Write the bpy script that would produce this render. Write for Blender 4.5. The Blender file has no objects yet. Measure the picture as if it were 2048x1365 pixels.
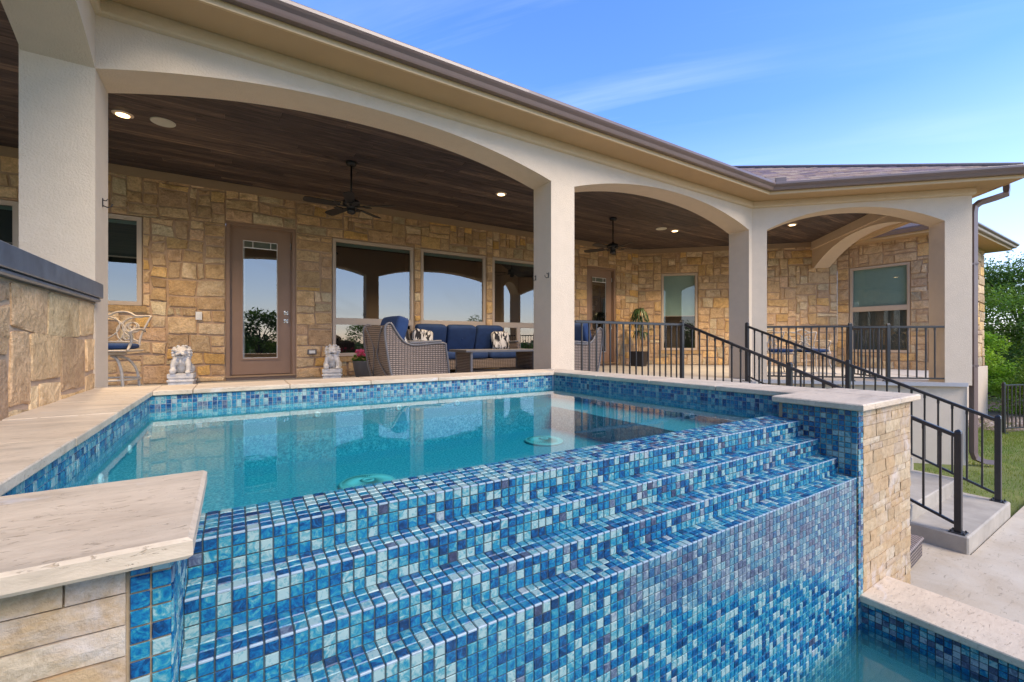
import bpy, math, random
from mathutils import Vector, Matrix, noise as mnoise
R = random.Random(7)
sc = bpy.context.scene
col = sc.collection
rad = math.radians
PI = math.pi

# ------------------------------------------------------------------ camera, sky, sun, exposure
SN = math.sin(math.atan(556 / 875)); CS = math.cos(math.atan(556 / 875))
cam_d = bpy.data.cameras.new('camera'); cam = bpy.data.objects.new('camera', cam_d); col.objects.link(cam)
cam_d.sensor_width = 36; cam_d.lens = 875 / 2048 * 36; cam_d.clip_start = .02; cam_d.clip_end = 2000
cam.location = (0, 0, 0); cam.rotation_euler = (rad(90), 0, -math.asin(SN)); cam_d.shift_y = 0.0002
sc.camera = cam
SUN_DIR = Vector((0.30, -0.80, 0.74)).normalized()
world = bpy.data.worlds.new('World'); sc.world = world; world.use_nodes = True
wn = world.node_tree; wn.nodes.clear()
def N(nt, t, **k):
    n = nt.nodes.new(t)
    for a, b in k.items():
        if a == 'inp':
            for i, v in b.items(): n.inputs[i].default_value = v
        else: setattr(n, a, b)
    return n
L = lambda nt, a, b: nt.links.new(a, b)
sky = N(wn, 'ShaderNodeTexSky', sky_type='NISHITA', sun_disc=False, sun_elevation=math.asin(SUN_DIR.z),
        sun_rotation=math.atan2(SUN_DIR.x, SUN_DIR.y), altitude=200, air_density=1.0, dust_density=.15, ozone_density=3.0)
bg = N(wn, 'ShaderNodeBackground', inp={'Strength': .13})
outw = N(wn, 'ShaderNodeOutputWorld')
tc = N(wn, 'ShaderNodeTexCoord'); sep = N(wn, 'ShaderNodeSeparateXYZ')
L(wn, tc.outputs['Generated'], sep.inputs[0])
def M1(op, a, b=None, c=None):
    m = N(wn, 'ShaderNodeMath', operation=op)
    for i, v in enumerate((a, b, c)):
        if v is None: continue
        if isinstance(v, (int, float)): m.inputs[i].default_value = v
        else: L(wn, v, m.inputs[i])
    return m.outputs[0]
zz = M1('MAXIMUM', M1('ADD', sep.outputs[2], .12), .02)
px_ = M1('DIVIDE', sep.outputs[0], zz); py_ = M1('DIVIDE', sep.outputs[1], zz)
cmb = N(wn, 'ShaderNodeCombineXYZ'); L(wn, px_, cmb.inputs[0]); L(wn, py_, cmb.inputs[1])
mp0 = N(wn, 'ShaderNodeMapping'); L(wn, cmb.outputs[0], mp0.inputs[0]); mp0.inputs['Rotation'].default_value = (0, 0, rad(52))
mp = N(wn, 'ShaderNodeMapping'); L(wn, mp0.outputs[0], mp.inputs[0])
mp.inputs['Scale'].default_value = (.5, 3.4, 1); mp.inputs['Location'].default_value = (5.1, .6, 0)
nz = N(wn, 'ShaderNodeTexNoise', inp={'Scale': 1.0, 'Detail': 7, 'Roughness': .58, 'Distortion': .5}); L(wn, mp.outputs[0], nz.inputs[0])
mp2 = N(wn, 'ShaderNodeMapping'); L(wn, cmb.outputs[0], mp2.inputs[0]); mp2.inputs['Location'].default_value = (7.3, 2.2, 0)
nz2 = N(wn, 'ShaderNodeTexNoise', inp={'Scale': .7, 'Detail': 3}); L(wn, mp2.outputs[0], nz2.inputs[0])
rp = N(wn, 'ShaderNodeMapRange', inp={1: .50, 2: .86, 3: 0, 4: .32}); L(wn, nz.outputs[0], rp.inputs[0])
rp2 = N(wn, 'ShaderNodeMapRange', inp={1: .42, 2: .62, 3: 0, 4: 1}); L(wn, nz2.outputs[0], rp2.inputs[0])
cf = M1('MULTIPLY', rp.outputs[0], rp2.outputs[0])
hz = N(wn, 'ShaderNodeMapRange', inp={1: 0.0, 2: .42, 3: .48, 4: .0}); L(wn, sep.outputs[2], hz.inputs[0])
cf2 = M1('MINIMUM', M1('ADD', cf, hz.outputs[0]), .85)
hsv = N(wn, 'ShaderNodeHueSaturation', inp={'Saturation': 1.2, 'Value': 1.12}); L(wn, sky.outputs[0], hsv.inputs['Color'])
tintn = N(wn, 'ShaderNodeMix', data_type='RGBA', blend_type='MULTIPLY', inp={0: 1.0}); L(wn, hsv.outputs[0], tintn.inputs[6]); tintn.inputs[7].default_value = (1.0, .885, 1.0, 1)
mixc = N(wn, 'ShaderNodeMix', data_type='RGBA'); L(wn, cf2, mixc.inputs[0]); L(wn, tintn.outputs[2], mixc.inputs[6])
mixc.inputs[7].default_value = (4.0, 4.5, 5.3, 1)
L(wn, mixc.outputs[2], bg.inputs[0]); L(wn, bg.outputs[0], outw.inputs[0])
sd = bpy.data.lights.new('sun', 'SUN'); sd.energy = 1.6; sd.angle = rad(32); sd.color = (1, .88, .72)
so = bpy.data.objects.new('sun', sd); col.objects.link(so); so.rotation_euler = SUN_DIR.to_track_quat('Z', 'Y').to_euler(); so.location = (0, -6, 9)
sc.view_settings.view_transform = 'Standard'; sc.view_settings.look = 'None'; sc.view_settings.gamma = 1
sc.view_settings.use_curve_mapping = False; sc.view_settings.exposure = 1.4
cy = sc.cycles; cy.max_bounces = 10; cy.diffuse_bounces = 5; cy.glossy_bounces = 5; cy.transparent_max_bounces = 16
cy.caustics_reflective = False; cy.caustics_refractive = False; cy.sample_clamp_indirect = 6; cy.use_denoising = True

# ------------------------------------------------------------------ helpers
def proj(p):
    w = p[0] * SN + p[1] * CS
    if w < .05: return None
    return (1024 + 875 * (p[0] * CS - p[1] * SN) / w, 683 - 875 * p[2] / w, w)

class MB:
    def __init__(s): s.v = []; s.f = []; s.c = []; s.sm = []
    def add(s, vs, fs, c=None, smooth=False, M=None):
        o = len(s.v)
        if M is not None: vs = [tuple(M @ Vector(q)) for q in vs]
        s.v += [tuple(q) for q in vs]
        for f in fs:
            s.f.append(tuple(i + o for i in f)); s.c.append(c); s.sm.append(smooth)
        return s
    def box(s, x0, y0, z0, x1, y1, z1, b=0., c=None, M=None):
        if x0 > x1: x0, x1 = x1, x0
        if y0 > y1: y0, y1 = y1, y0
        if z0 > z1: z0, z1 = z1, z0
        if b <= 0:
            v = [(x0, y0, z0), (x1, y0, z0), (x1, y1, z0), (x0, y1, z0), (x0, y0, z1), (x1, y0, z1), (x1, y1, z1), (x0, y1, z1)]
            return s.add(v, [(3, 2, 1, 0), (4, 5, 6, 7), (0, 1, 5, 4), (1, 2, 6, 5), (2, 3, 7, 6), (3, 0, 4, 7)], c, M=M)
        b = min(b, (x1 - x0) * .45, (y1 - y0) * .45, (z1 - z0) * .45)
        X = (x0, x1); Y = (y0, y1); Z = (z0, z1); v = []; ix = {}
        for i in (0, 1):
            for j in (0, 1):
                for k in (0, 1):
                    sx = b if i == 0 else -b; sy = b if j == 0 else -b; sz = b if k == 0 else -b
                    ix[i, j, k, 0] = len(v); v.append((X[i], Y[j] + sy, Z[k] + sz))
                    ix[i, j, k, 1] = len(v); v.append((X[i] + sx, Y[j], Z[k] + sz))
                    ix[i, j, k, 2] = len(v); v.append((X[i] + sx, Y[j] + sy, Z[k]))
        f = []
        cyc = [(0, 0), (1, 0), (1, 1), (0, 1)]
        for a in (0, 1, 2):
            for e in (0, 1):
                q = []
                for (p, r) in cyc:
                    t = [0, 0, 0]; t[a] = e; t[(a + 1) % 3] = p; t[(a + 2) % 3] = r
                    q.append(ix[t[0], t[1], t[2], a])
                f.append(q if e else q[::-1])
        for a in (0, 1, 2):
            b1, b2 = (a + 1) % 3, (a + 2) % 3
            for p in (0, 1):
                for r in (0, 1):
                    t0 = [0, 0, 0]; t1 = [0, 0, 0]; t0[a] = 0; t1[a] = 1
                    for t in (t0, t1): t[b1] = p; t[b2] = r
                    q = [ix[(*t0, b1)], ix[(*t1, b1)], ix[(*t1, b2)], ix[(*t0, b2)]]
                    f.append(q if (p + r) % 2 else q[::-1])
        for i in (0, 1):
            for j in (0, 1):
                for k in (0, 1):
                    q = [ix[i, j, k, 0], ix[i, j, k, 1], ix[i, j, k, 2]]
                    f.append(q if (i + j + k) % 2 else q[::-1])
        return s.add(v, f, c, M=M)
    def prism(s, poly, z0, z1, c=None, M=None):
        n = len(poly); v = [(p[0], p[1], z0) for p in poly] + [(p[0], p[1], z1) for p in poly]
        f = [tuple(range(n))[::-1], tuple(range(n, 2 * n))] + [(i, (i + 1) % n, n + (i + 1) % n, n + i) for i in range(n)]
        return s.add(v, f, c, M=M)
    def tube(s, pts, r, n=8, c=None, cap=True, square=False, closed=False, M=None, up=None):
        P = [Vector(p) for p in pts]; m = len(P); rings = []
        rr = r if isinstance(r, (list, tuple)) else [r] * m
        last = None
        for i in range(m):
            if closed: t = P[(i + 1) % m] - P[i - 1]
            else: t = P[min(i + 1, m - 1)] - P[max(i - 1, 0)]
            if t.length < 1e-9: t = Vector((0, 0, 1))
            t.normalize()
            if last is None:
                a = Vector(up) if up else (Vector((0, 0, 1)) if abs(t.z) < .9 else Vector((0, 1, 0)))
            else: a = last
            a = (a - t * a.dot(t))
            if a.length < 1e-6: a = t.orthogonal()
            a.normalize(); b = t.cross(a); last = a
            ring = []
            if square:
                for (p, q) in ((1, 1), (-1, 1), (-1, -1), (1, -1)): ring.append(P[i] + a * (p * rr[i]) + b * (q * rr[i]))
            else:
                for k in range(n):
                    g = 2 * PI * k / n; ring.append(P[i] + a * (math.cos(g) * rr[i]) + b * (math.sin(g) * rr[i]))
            rings.append(ring)
        nn = 4 if square else n
        v = [q for g in rings for q in g]; f = []
        for i in range(m if closed else m - 1):
            j = (i + 1) % m
            for k in range(nn):
                f.append((i * nn + k, i * nn + (k + 1) % nn, j * nn + (k + 1) % nn, j * nn + k))
        if cap and not closed:
            f.append(tuple(range(nn))[::-1]); f.append(tuple((m - 1) * nn + k for k in range(nn)))
        return s.add(v, f, c, smooth=not square, M=M)
    def bar(s, a, b, w, h=None, c=None, M=None):     # square bar between points, w across plan, h vertical-ish
        A = Vector(a); B = Vector(b); t = (B - A); ln = t.length; t.normalize(); h = h or w
        u = Vector((0, 0, 1)) if abs(t.z) < .98 else Vector((0, 1, 0))
        side = t.cross(u).normalized(); upv = side.cross(t)
        X = Matrix((( *side, ), ( *t, ), ( *upv, ))).transposed().to_4x4(); X.translation = A
        if M is not None: X = M @ X
        return s.box(-w / 2, 0, -h / 2, w / 2, ln, h / 2, b=min(w, h) * .12, c=c, M=X)
    def lathe(s, prof, n=20, c=None, M=None, smooth=True):
        v = []; f = []
        for (r, z) in prof:
            for k in range(n): v.append((r * math.cos(2 * PI * k / n), r * math.sin(2 * PI * k / n), z))
        for i in range(len(prof) - 1):
            for k in range(n): f.append((i * n + k, i * n + (k + 1) % n, (i + 1) * n + (k + 1) % n, (i + 1) * n + k))
        f.append(tuple(range(n))[::-1]); f.append(tuple((len(prof) - 1) * n + k for k in range(n)))
        return s.add(v, f, c, smooth=smooth, M=M)
    def pillow(s, sx, sy, sz, e=.35, n=14, c=None, M=None, puff=0.):
        # superellipsoid cushion centred at origin
        v = []; f = []
        def sp(a, p): return math.copysign(abs(a) ** p, a)
        nu, nv = n * 2, n
        for j in range(nv + 1):
            ph = -PI / 2 + PI * j / nv
            for i in range(nu):
                th = 2 * PI * i / nu
                x = sp(math.cos(ph), e) * sp(math.cos(th), e); y = sp(math.cos(ph), e) * sp(math.sin(th), e); z = sp(math.sin(ph), e + .25)
                k = 1 - puff * (x * x + y * y) * .5
                v.append((x * sx / 2, y * sy / 2, z * sz / 2 * k))
        for j in range(nv):
            for i in range(nu): f.append((j * nu + i, j * nu + (i + 1) % nu, (j + 1) * nu + (i + 1) % nu, (j + 1) * nu + i))
        return s.add(v, f, c, smooth=True, M=M)
    def ell(s, cx_, cy_, cz_, rx, ry, rz, n=12, c=None, M=None):
        v = []; f = []
        for j in range(n + 1):
            ph = -PI / 2 + PI * j / n
            for i in range(n * 2):
                th = PI * i / n
                v.append((cx_ + rx * math.cos(ph) * math.cos(th), cy_ + ry * math.cos(ph) * math.sin(th), cz_ + rz * math.sin(ph)))
        m = n * 2
        for j in range(n):
            for i in range(m): f.append((j * m + i, j * m + (i + 1) % m, (j + 1) * m + (i + 1) % m, (j + 1) * m + i))
        return s.add(v, f, c, smooth=True, M=M)

def mesh_of(name, mb):
    me = bpy.data.meshes.new(name); me.from_pydata(mb.v, [], mb.f)
    if any(mb.sm): me.polygons.foreach_set('use_smooth', mb.sm)
    if any(c is not None for c in mb.c):
        ca = me.color_attributes.new('col', 'FLOAT_COLOR', 'CORNER'); buf = []
        for f, c in zip(mb.f, mb.c):
            cc = list(c) if c is not None else [1, 1, 1]
            buf += (cc[:3] + [1.0]) * len(f)
        ca.data.foreach_set('color', buf)
    me.update(); return me

def obj(name, mb, mat=None, parent=None, label=None, kind=None, me=None):
    me = me or mesh_of(name, mb)
    if mat is not None and not me.materials: me.materials.append(mat)
    o = bpy.data.objects.new(name, me); col.objects.link(o)
    if parent is not None:
        o.parent = parent
        if parent.get('_w'):  # parent that stands away from the origin, child built in world space
            o.matrix_parent_inverse = Matrix.Translation(-Vector(parent['_w']))
    if label: o['label'] = label
    if kind: o['kind'] = kind
    return o
def tag(o, label, cat, group=None):
    o['label'] = label; o['category'] = cat
    if group: o['group'] = group
    return o
def thing(name, label, cat, loc=(0, 0, 0), rz=0, group=None, world_children=False):
    o = bpy.data.objects.new(name, None); col.objects.link(o); o.location = loc; o.rotation_euler = (0, 0, rz); o.empty_display_size = .1
    if world_children: o['_w'] = list(loc)
    return tag(o, label, cat, group)
def struct(name, mb, mat): return obj(name, mb, mat, kind='structure')
def copy_tree(o, parent=None):
    c = o.copy(); col.objects.link(c)
    if parent is not None: c.parent = parent
    for ch in list(o.children): copy_tree(ch, c)
    return c
def wpart(name, mb, mat, parent, label=None, kind=None):   # world-space mesh under a part (parent at origin in world space)
    o = obj(name, mb, mat, None, label, kind); o.parent = parent
    return o

# ------------------------------------------------------------------ materials
def newmat(name):
    m = bpy.data.materials.new(name); m.use_nodes = True; nt = m.node_tree
    return m, nt, nt.nodes['Principled BSDF']
def ramp(nt, stops, src):
    r = N(nt, 'ShaderNodeValToRGB'); el = r.color_ramp.elements
    while len(el) < len(stops): el.new(.5)
    for e, (p, c) in zip(el, stops): e.position = p; e.color = (*c, 1)
    L(nt, src, r.inputs[0]); return r.outputs[0]
def coords(nt, scale=(1, 1, 1), rot=(0, 0, 0)):
    t = N(nt, 'ShaderNodeTexCoord'); m = N(nt, 'ShaderNodeMapping'); L(nt, t.outputs['Object'], m.inputs[0])
    m.inputs['Scale'].default_value = scale; m.inputs['Rotation'].default_value = rot
    return m.outputs[0]
def noise(nt, vec, scale, detail=4, rough=.55, dist=0):
    n = N(nt, 'ShaderNodeTexNoise', inp={'Scale': scale, 'Detail': detail, 'Roughness': rough, 'Distortion': dist}); L(nt, vec, n.inputs[0]); return n.outputs[0]
def bump(nt, b, h, strength=.3, dist=.01):
    n = N(nt, 'ShaderNodeBump', inp={'Strength': strength, 'Distance': dist}); L(nt, h, n.inputs['Height']); L(nt, n.outputs[0], b.inputs['Normal']); return n
def mixrgb(nt, f, a, b, mode='MIX'):
    m = N(nt, 'ShaderNodeMix', data_type='RGBA', blend_type=mode)
    for i, v in ((0, f), (6, a), (7, b)):
        if isinstance(v, (int, float)): m.inputs[i].default_value = v
        elif isinstance(v, tuple): m.inputs[i].default_value = (*v[:3], 1)
        else: L(nt, v, m.inputs[i])
    return m.outputs[2]
def math2(nt, op, a, b=0.):
    m = N(nt, 'ShaderNodeMath', operation=op)
    for i, v in enumerate((a, b)):
        if isinstance(v, (int, float)): m.inputs[i].default_value = v
        else: L(nt, v, m.inputs[i])
    return m.outputs[0]
def simple(name, c, rough=.5, var=.15, ns=6, bs=0., bscale=60, metal=0., bd=.004, stretch=(1, 1, 1), c2=None, coat=0.):
    m, nt, b = newmat(name); v = coords(nt, stretch)
    c2 = c2 or tuple(x * (1 - var) for x in c)
    L(nt, ramp(nt, [(.3, c2), (.7, c)], noise(nt, v, ns, 5)), b.inputs['Base Color'])
    b.inputs['Roughness'].default_value = rough; b.inputs['Metallic'].default_value = metal
    b.inputs['Coat Weight'].default_value = coat
    if bs > 0: bump(nt, b, noise(nt, v, bscale, 3), bs, bd)
    return m
def attr(nt, name='col'): return N(nt, 'ShaderNodeVertexColor', layer_name=name).outputs[0]

def stucco_mat(name, c):
    m, nt, b = newmat(name); v = coords(nt)
    a = noise(nt, v, .7, 3); e = noise(nt, v, 9, 3)
    base = mixrgb(nt, .5, ramp(nt, [(.3, tuple(x * .88 for x in c)), (.7, c)], a), ramp(nt, [(.35, tuple(x * .95 for x in c)), (.65, tuple(min(x * 1.03, .9) for x in c))], e))
    L(nt, base, b.inputs['Base Color']); b.inputs['Roughness'].default_value = .9
    bump(nt, b, noise(nt, v, 75, 3, .7), .7, .008)
    return m
STUCCO = stucco_mat('cream_stucco', (.64, .515, .375))
FRIEZE = stucco_mat('cream_band_stucco', (.62, .47, .30))
FOUND = stucco_mat('foundation_stucco', (.64, .52, .39))

def stone_mat(name, bs=.5):
    m, nt, b = newmat(name); v = coords(nt)
    ca = attr(nt)
    n1 = noise(nt, v, 7, 6, .62, .6); n2 = noise(nt, v, 38, 5, .65); n3 = noise(nt, v, 3.2, 4, .6, 1.0)
    c1 = mixrgb(nt, 1.0, ca, ramp(nt, [(.25, (.66, .60, .54)), (.5, (1, 1, 1)), (.78, (1.22, 1.2, 1.15))], n1), 'MULTIPLY')
    c2 = mixrgb(nt, ramp(nt, [(.5, (0, 0, 0)), (.72, (.55, .55, .55))], n3), c1, (.36, .23, .10))
    c3 = mixrgb(nt, .6, c2, ramp(nt, [(.3, (.62, .6, .58)), (.6, (1.1, 1.1, 1.1))], n2), 'MULTIPLY')
    L(nt, c3, b.inputs['Base Color']); b.inputs['Roughness'].default_value = .85
    bump(nt, b, math2(nt, 'ADD', math2(nt, 'MULTIPLY', n1, 1.6), n2), bs, .02)
    return m
STONE = stone_mat('rough_limestone', .85)
MORTAR = simple('tan_mortar', (.50, .35, .23), .95, .22, 12, .5, 150, bd=.004)

def travertine(name, base=(.62, .50, .36), rotz=0, stain=False):
    m, nt, b = newmat(name); v = coords(nt, (1.5, 4.6, 4.6), (0, 0, rotz)); v0 = coords(nt)
    n1 = noise(nt, v, 1.6, 6, .62, .8); n2 = noise(nt, v, 14, 5, .7, .4); n0 = noise(nt, v0, 1.7, 3)
    c = ramp(nt, [(.24, tuple(x * .66 for x in base)), (.44, base), (.75, tuple(min(1, x * 1.25) for x in base))], n1)
    c = mixrgb(nt, .5, c, ramp(nt, [(.25, (.72, .66, .6)), (.55, (1.03, 1.02, 1.0))], n2), 'MULTIPLY')
    c = mixrgb(nt, ramp(nt, [(.45, (0, 0, 0)), (.75, (.35, .35, .35))], n0), c, (.52, .36, .22))
    pits = ramp(nt, [(.33, (1, 1, 1)), (.385, (0, 0, 0))], noise(nt, coords(nt, (1, 3.0, 3.0), (0, 0, rotz)), 24, 4, .65, 1.0))
    c = mixrgb(nt, math2(nt, 'MULTIPLY', pits, .42), c, (.30, .19, .10))
    c = mixrgb(nt, ramp(nt, [(.60, (0, 0, 0)), (.70, (.55, .55, .55))], noise(nt, coords(nt, (1.6, 4, 4), (0, 0, rotz + .4)), 1.9, 5, .7, .8)), c, (.66, .62, .60))
    L(nt, c, b.inputs['Base Color']); b.inputs['Roughness'].default_value = .62
    h = math2(nt, 'SUBTRACT', math2(nt, 'MULTIPLY', n2, .4), pits)
    bump(nt, b, h, .55, .006)
    return m
TRAV = travertine('beige_travertine')
TRAVY = travertine('beige_travertine_cross', rotz=rad(90))

def tile_mat():
    m, nt, b = newmat('blue_glass_tile'); ca = attr(nt)
    s = N(nt, 'ShaderNodeSeparateColor'); L(nt, ca, s.inputs[0])
    v = coords(nt); off = N(nt, 'ShaderNodeVectorMath', operation='ADD'); L(nt, v, off.inputs[0])
    cb = N(nt, 'ShaderNodeCombineXYZ')
    for i in range(3): L(nt, math2(nt, 'MULTIPLY', s.outputs[1], (17., 41., 23.)[i]), cb.inputs[i])
    L(nt, cb.outputs[0], off.inputs[1])
    n1 = noise(nt, off.outputs[0], 42, 5, .68, 1.6); n2 = noise(nt, off.outputs[0], 110, 3, .6, 1)
    f = math2(nt, 'ADD', s.outputs[0], math2(nt, 'MULTIPLY', math2(nt, 'SUBTRACT', n1, .5), 1.9))
    f = math2(nt, 'ADD', f, math2(nt, 'MULTIPLY', math2(nt, 'SUBTRACT', n2, .5), .3))
    blue = ramp(nt, [(0, (.003, .028, .085)), (.2, (.003, .064, .19)), (.42, (.005, .14, .28)), (.6, (.02, .22, .295)), (.8, (.12, .30, .32)), (1, (.30, .42, .40))], f)
    pur = ramp(nt, [(0, (.03, .035, .07)), (.4, (.07, .09, .15)), (.7, (.15, .20, .25)), (1, (.32, .38, .38))], f)
    c = mixrgb(nt, s.outputs[2], blue, pur)
    L(nt, c, b.inputs['Base Color']); b.inputs['Roughness'].default_value = .36; b.inputs['Coat Weight'].default_value = .07; b.inputs['Coat Roughness'].default_value = .08
    b.inputs['IOR'].default_value = 1.5
    bump(nt, b, n2, .12, .002)
    return m
TILE = tile_mat()
GROUT = simple('dark_blue_grey_grout', (.05, .07, .075), .8, .3, 20)
GROUTL = simple('pale_grey_grout', (.42, .43, .44), .8, .25, 20)
def plaster_mat():
    m, nt, b = newmat('pebble_pool_plaster'); v = coords(nt)
    n = noise(nt, v, 70, 3, .8); n0 = noise(nt, v, 130, 2, .7)
    c = ramp(nt, [(.36, (.02, .20, .25)), (.5, (.06, .36, .42)), (.62, (.30, .60, .60))], n)
    c = mixrgb(nt, .35, c, ramp(nt, [(.35, (.02, .20, .26)), (.62, (.24, .50, .52))], n0))
    L(nt, c, b.inputs['Base Color']); b.inputs['Roughness'].default_value = .8
    return m
PLASTER = plaster_mat()
def schlick(nt, f0):
    ge = N(nt, 'ShaderNodeNewGeometry'); d = N(nt, 'ShaderNodeVectorMath', operation='DOT_PRODUCT'); L(nt, ge.outputs['Incoming'], d.inputs[0]); L(nt, ge.outputs['Normal'], d.inputs[1])
    p = math2(nt, 'POWER', math2(nt, 'SUBTRACT', 1., math2(nt, 'MINIMUM', math2(nt, 'ABSOLUTE', d.outputs['Value']), 1.)), 5.)
    return math2(nt, 'ADD', math2(nt, 'MULTIPLY', p, 1 - f0), f0)
def water_mat(name, tint, dens, rip=.03, scale=5, f0=1.33, boost=1.0):
    m = bpy.data.materials.new(name); m.use_nodes = True; nt = m.node_tree; nt.nodes.clear()
    o = N(nt, 'ShaderNodeOutputMaterial'); g = N(nt, 'ShaderNodeBsdfGlossy', inp={'Roughness': .015, 'Color': (1, 1, 1, 1)}); t = N(nt, 'ShaderNodeBsdfTransparent', inp={'Color': (.97, .995, 1, 1)})
    frs = schlick(nt, .021); mx = N(nt, 'ShaderNodeMixShader')
    v = coords(nt); h = noise(nt, v, scale, 3, .5, .3)
    bp = N(nt, 'ShaderNodeBump', inp={'Strength': rip, 'Distance': .03}); L(nt, h, bp.inputs['Height'])
    L(nt, bp.outputs[0], g.inputs['Normal'])
    fm = math2(nt, 'MINIMUM', math2(nt, 'MULTIPLY', frs, boost), .9)
    L(nt, fm, mx.inputs[0]); L(nt, t.outputs[0], mx.inputs[1]); L(nt, g.outputs[0], mx.inputs[2]); L(nt, mx.outputs[0], o.inputs[0])
    va = N(nt, 'ShaderNodeVolumeAbsorption', inp={'Color': (*tint, 1), 'Density': dens}); L(nt, va.outputs[0], o.inputs['Volume'])
    return m
WATER = water_mat('spa_water', (.02, .84, .90), 1.2, .02, 4, 1.33, 1.05)
WATER2 = water_mat('pool_water', (.06, .60, .66), 3.5, .10, 3.5, 1.33, 1.2)

nt_ = WATER2.node_tree; vs_ = N(nt_, 'ShaderNodeVolumeScatter', inp={'Color': (.2, .75, .78, 1), 'Density': 1.9}); as_ = N(nt_, 'ShaderNodeAddShader')
va_ = [n for n in nt_.nodes if n.bl_idname == 'ShaderNodeVolumeAbsorption'][0]; L(nt_, va_.outputs[0], as_.inputs[0]); L(nt_, vs_.outputs[0], as_.inputs[1])
L(nt_, as_.outputs[0], [n for n in nt_.nodes if n.bl_idname == 'ShaderNodeOutputMaterial'][0].inputs['Volume'])
cy.volume_bounces = 1
def glass_mat(name, k=.13, tint=(.55, .6, .6)):
    m = bpy.data.materials.new(name); m.use_nodes = True; nt = m.node_tree; nt.nodes.clear()
    o = N(nt, 'ShaderNodeOutputMaterial'); g = N(nt, 'ShaderNodeBsdfGlossy', inp={'Roughness': .0, 'Color': (1, .95, .88, 1)}); t = N(nt, 'ShaderNodeBsdfTransparent', inp={'Color': (*tint, 1)})
    frs = schlick(nt, .05); mx = N(nt, 'ShaderNodeMixShader')
    v = coords(nt); h = noise(nt, v, 1.3, 1)
    bp = N(nt, 'ShaderNodeBump', inp={'Strength': .05, 'Distance': .02}); L(nt, h, bp.inputs['Height']); L(nt, bp.outputs[0], g.inputs['Normal'])
    fm = math2(nt, 'MINIMUM', math2(nt, 'ADD', math2(nt, 'MULTIPLY', frs, 1.1), k), 1)
    L(nt, fm, mx.inputs[0]); L(nt, t.outputs[0], mx.inputs[1]); L(nt, g.outputs[0], mx.inputs[2]); L(nt, mx.outputs[0], o.inputs[0])
    return m
GLASS = glass_mat('coated_window_glass')
GLASSC = glass_mat('clear_window_glass', .03, (.8, .85, .85))
def plank_mat():
    m, nt, b = newmat('dark_stained_wood'); ca = attr(nt); s = N(nt, 'ShaderNodeSeparateColor'); L(nt, ca, s.inputs[0])
    t = N(nt, 'ShaderNodeTexCoord'); off = N(nt, 'ShaderNodeVectorMath', operation='ADD'); L(nt, t.outputs['Object'], off.inputs[0])
    cb = N(nt, 'ShaderNodeCombineXYZ'); L(nt, math2(nt, 'MULTIPLY', s.outputs[1], 31.), cb.inputs[0]); L(nt, math2(nt, 'MULTIPLY', s.outputs[1], 7.), cb.inputs[2]); L(nt, cb.outputs[0], off.inputs[1])
    mp = N(nt, 'ShaderNodeMapping'); L(nt, off.outputs[0], mp.inputs[0]); mp.inputs['Scale'].default_value = (.8, 11, 11)
    n1 = noise(nt, mp.outputs[0], 1.8, 6, .65, 1.2)
    mp2 = N(nt, 'ShaderNodeMapping'); L(nt, off.outputs[0], mp2.inputs[0]); mp2.inputs['Scale'].default_value = (2.2, 5, 5)
    kn = noise(nt, mp2.outputs[0], 1.5, 2, .4)
    c = ramp(nt, [(.26, (.016, .0125, .014)), (.45, (.052, .038, .037)), (.62, (.11, .078, .064)), (.78, (.28, .19, .13))], math2(nt, 'ADD', n1, math2(nt, 'MULTIPLY', math2(nt, 'SUBTRACT', s.outputs[0], .5), .22)))
    c = mixrgb(nt, ramp(nt, [(.22, (.9, .9, .9)), (.30, (0, 0, 0))], kn), c, (.010, .006, .006))
    L(nt, c, b.inputs['Base Color']); b.inputs['Roughness'].default_value = .5; bump(nt, b, n1, .25, .004)
    return m
PLANK = plank_mat()
TRIM = simple('tan_painted_trim', (.34, .235, .145), .6, .08)
SOFFIT = simple('gold_tan_soffit', (.50, .33, .165), .7, .08, 3)
FASCIA = simple('tan_fascia_board', (.60, .42, .22), .6, .08, 3)
GUTTER = simple('mauve_brown_gutter', (.175, .118, .098), .35, .12, 4, coat=.2)
DOORP = simple('brown_door_paint', (.27, .17, .11), .5, .1, 5)
WFRAME = simple('almond_window_frame', (.50, .41, .32), .5, .06)
WHITE = simple('white_vinyl', (.72, .72, .70), .45, .05)
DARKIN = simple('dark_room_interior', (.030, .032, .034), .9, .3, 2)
SHADE = simple('green_grey_roller_shade', (.30, .43, .38), .9, .07, 3, .1, 200)
SHADED = simple('charcoal_screen_shade', (.055, .065, .062), .9, .07, 3, .1, 200)
BLACK = simple('black_powder_coat', (.022, .021, .022), .38, .2, 30, coat=.2)
FANM = simple('oil_rubbed_bronze', (.005, .0048, .005), .45, .2, 30)
CHROME = simple('brushed_nickel', (.62, .60, .56), .25, .1, metal=.9)
STATUE = simple('grey_white_cast_stone', (.72, .71, .70), .85, .3, 14, .5, 90)
ALUM = simple('antique_cream_cast_aluminium', (.47, .41, .34), .45, .25, 25)
NAVY = simple('navy_blue_cushion', (.016, .046, .135), .9, .25, 8, .35, 400, bd=.001)
METALF = simple('grey_powder_coated_frame', (.13, .125, .13), .45, .1)
POTG = simple('charcoal_planter', (.055, .055, .062), .5, .15)
POTB = simple('glossy_navy_planter', (.005, .006, .014), .4, .3)
GRANITE = simple('blue_grey_honed_granite', (.13, .145, .17), .3, .45, 9, c2=(.06, .07, .09))
CONC = simple('pale_broom_concrete', (.60, .53, .43), .9, .22, 3, .4, 120)
CONCS = simple('grey_step_concrete', (.47, .41, .325), .9, .3, 4, .4, 120)
FLOORM = simple('grey_patio_concrete', (.40, .39, .385), .75, .2, 2.5, .2, 90)
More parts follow.
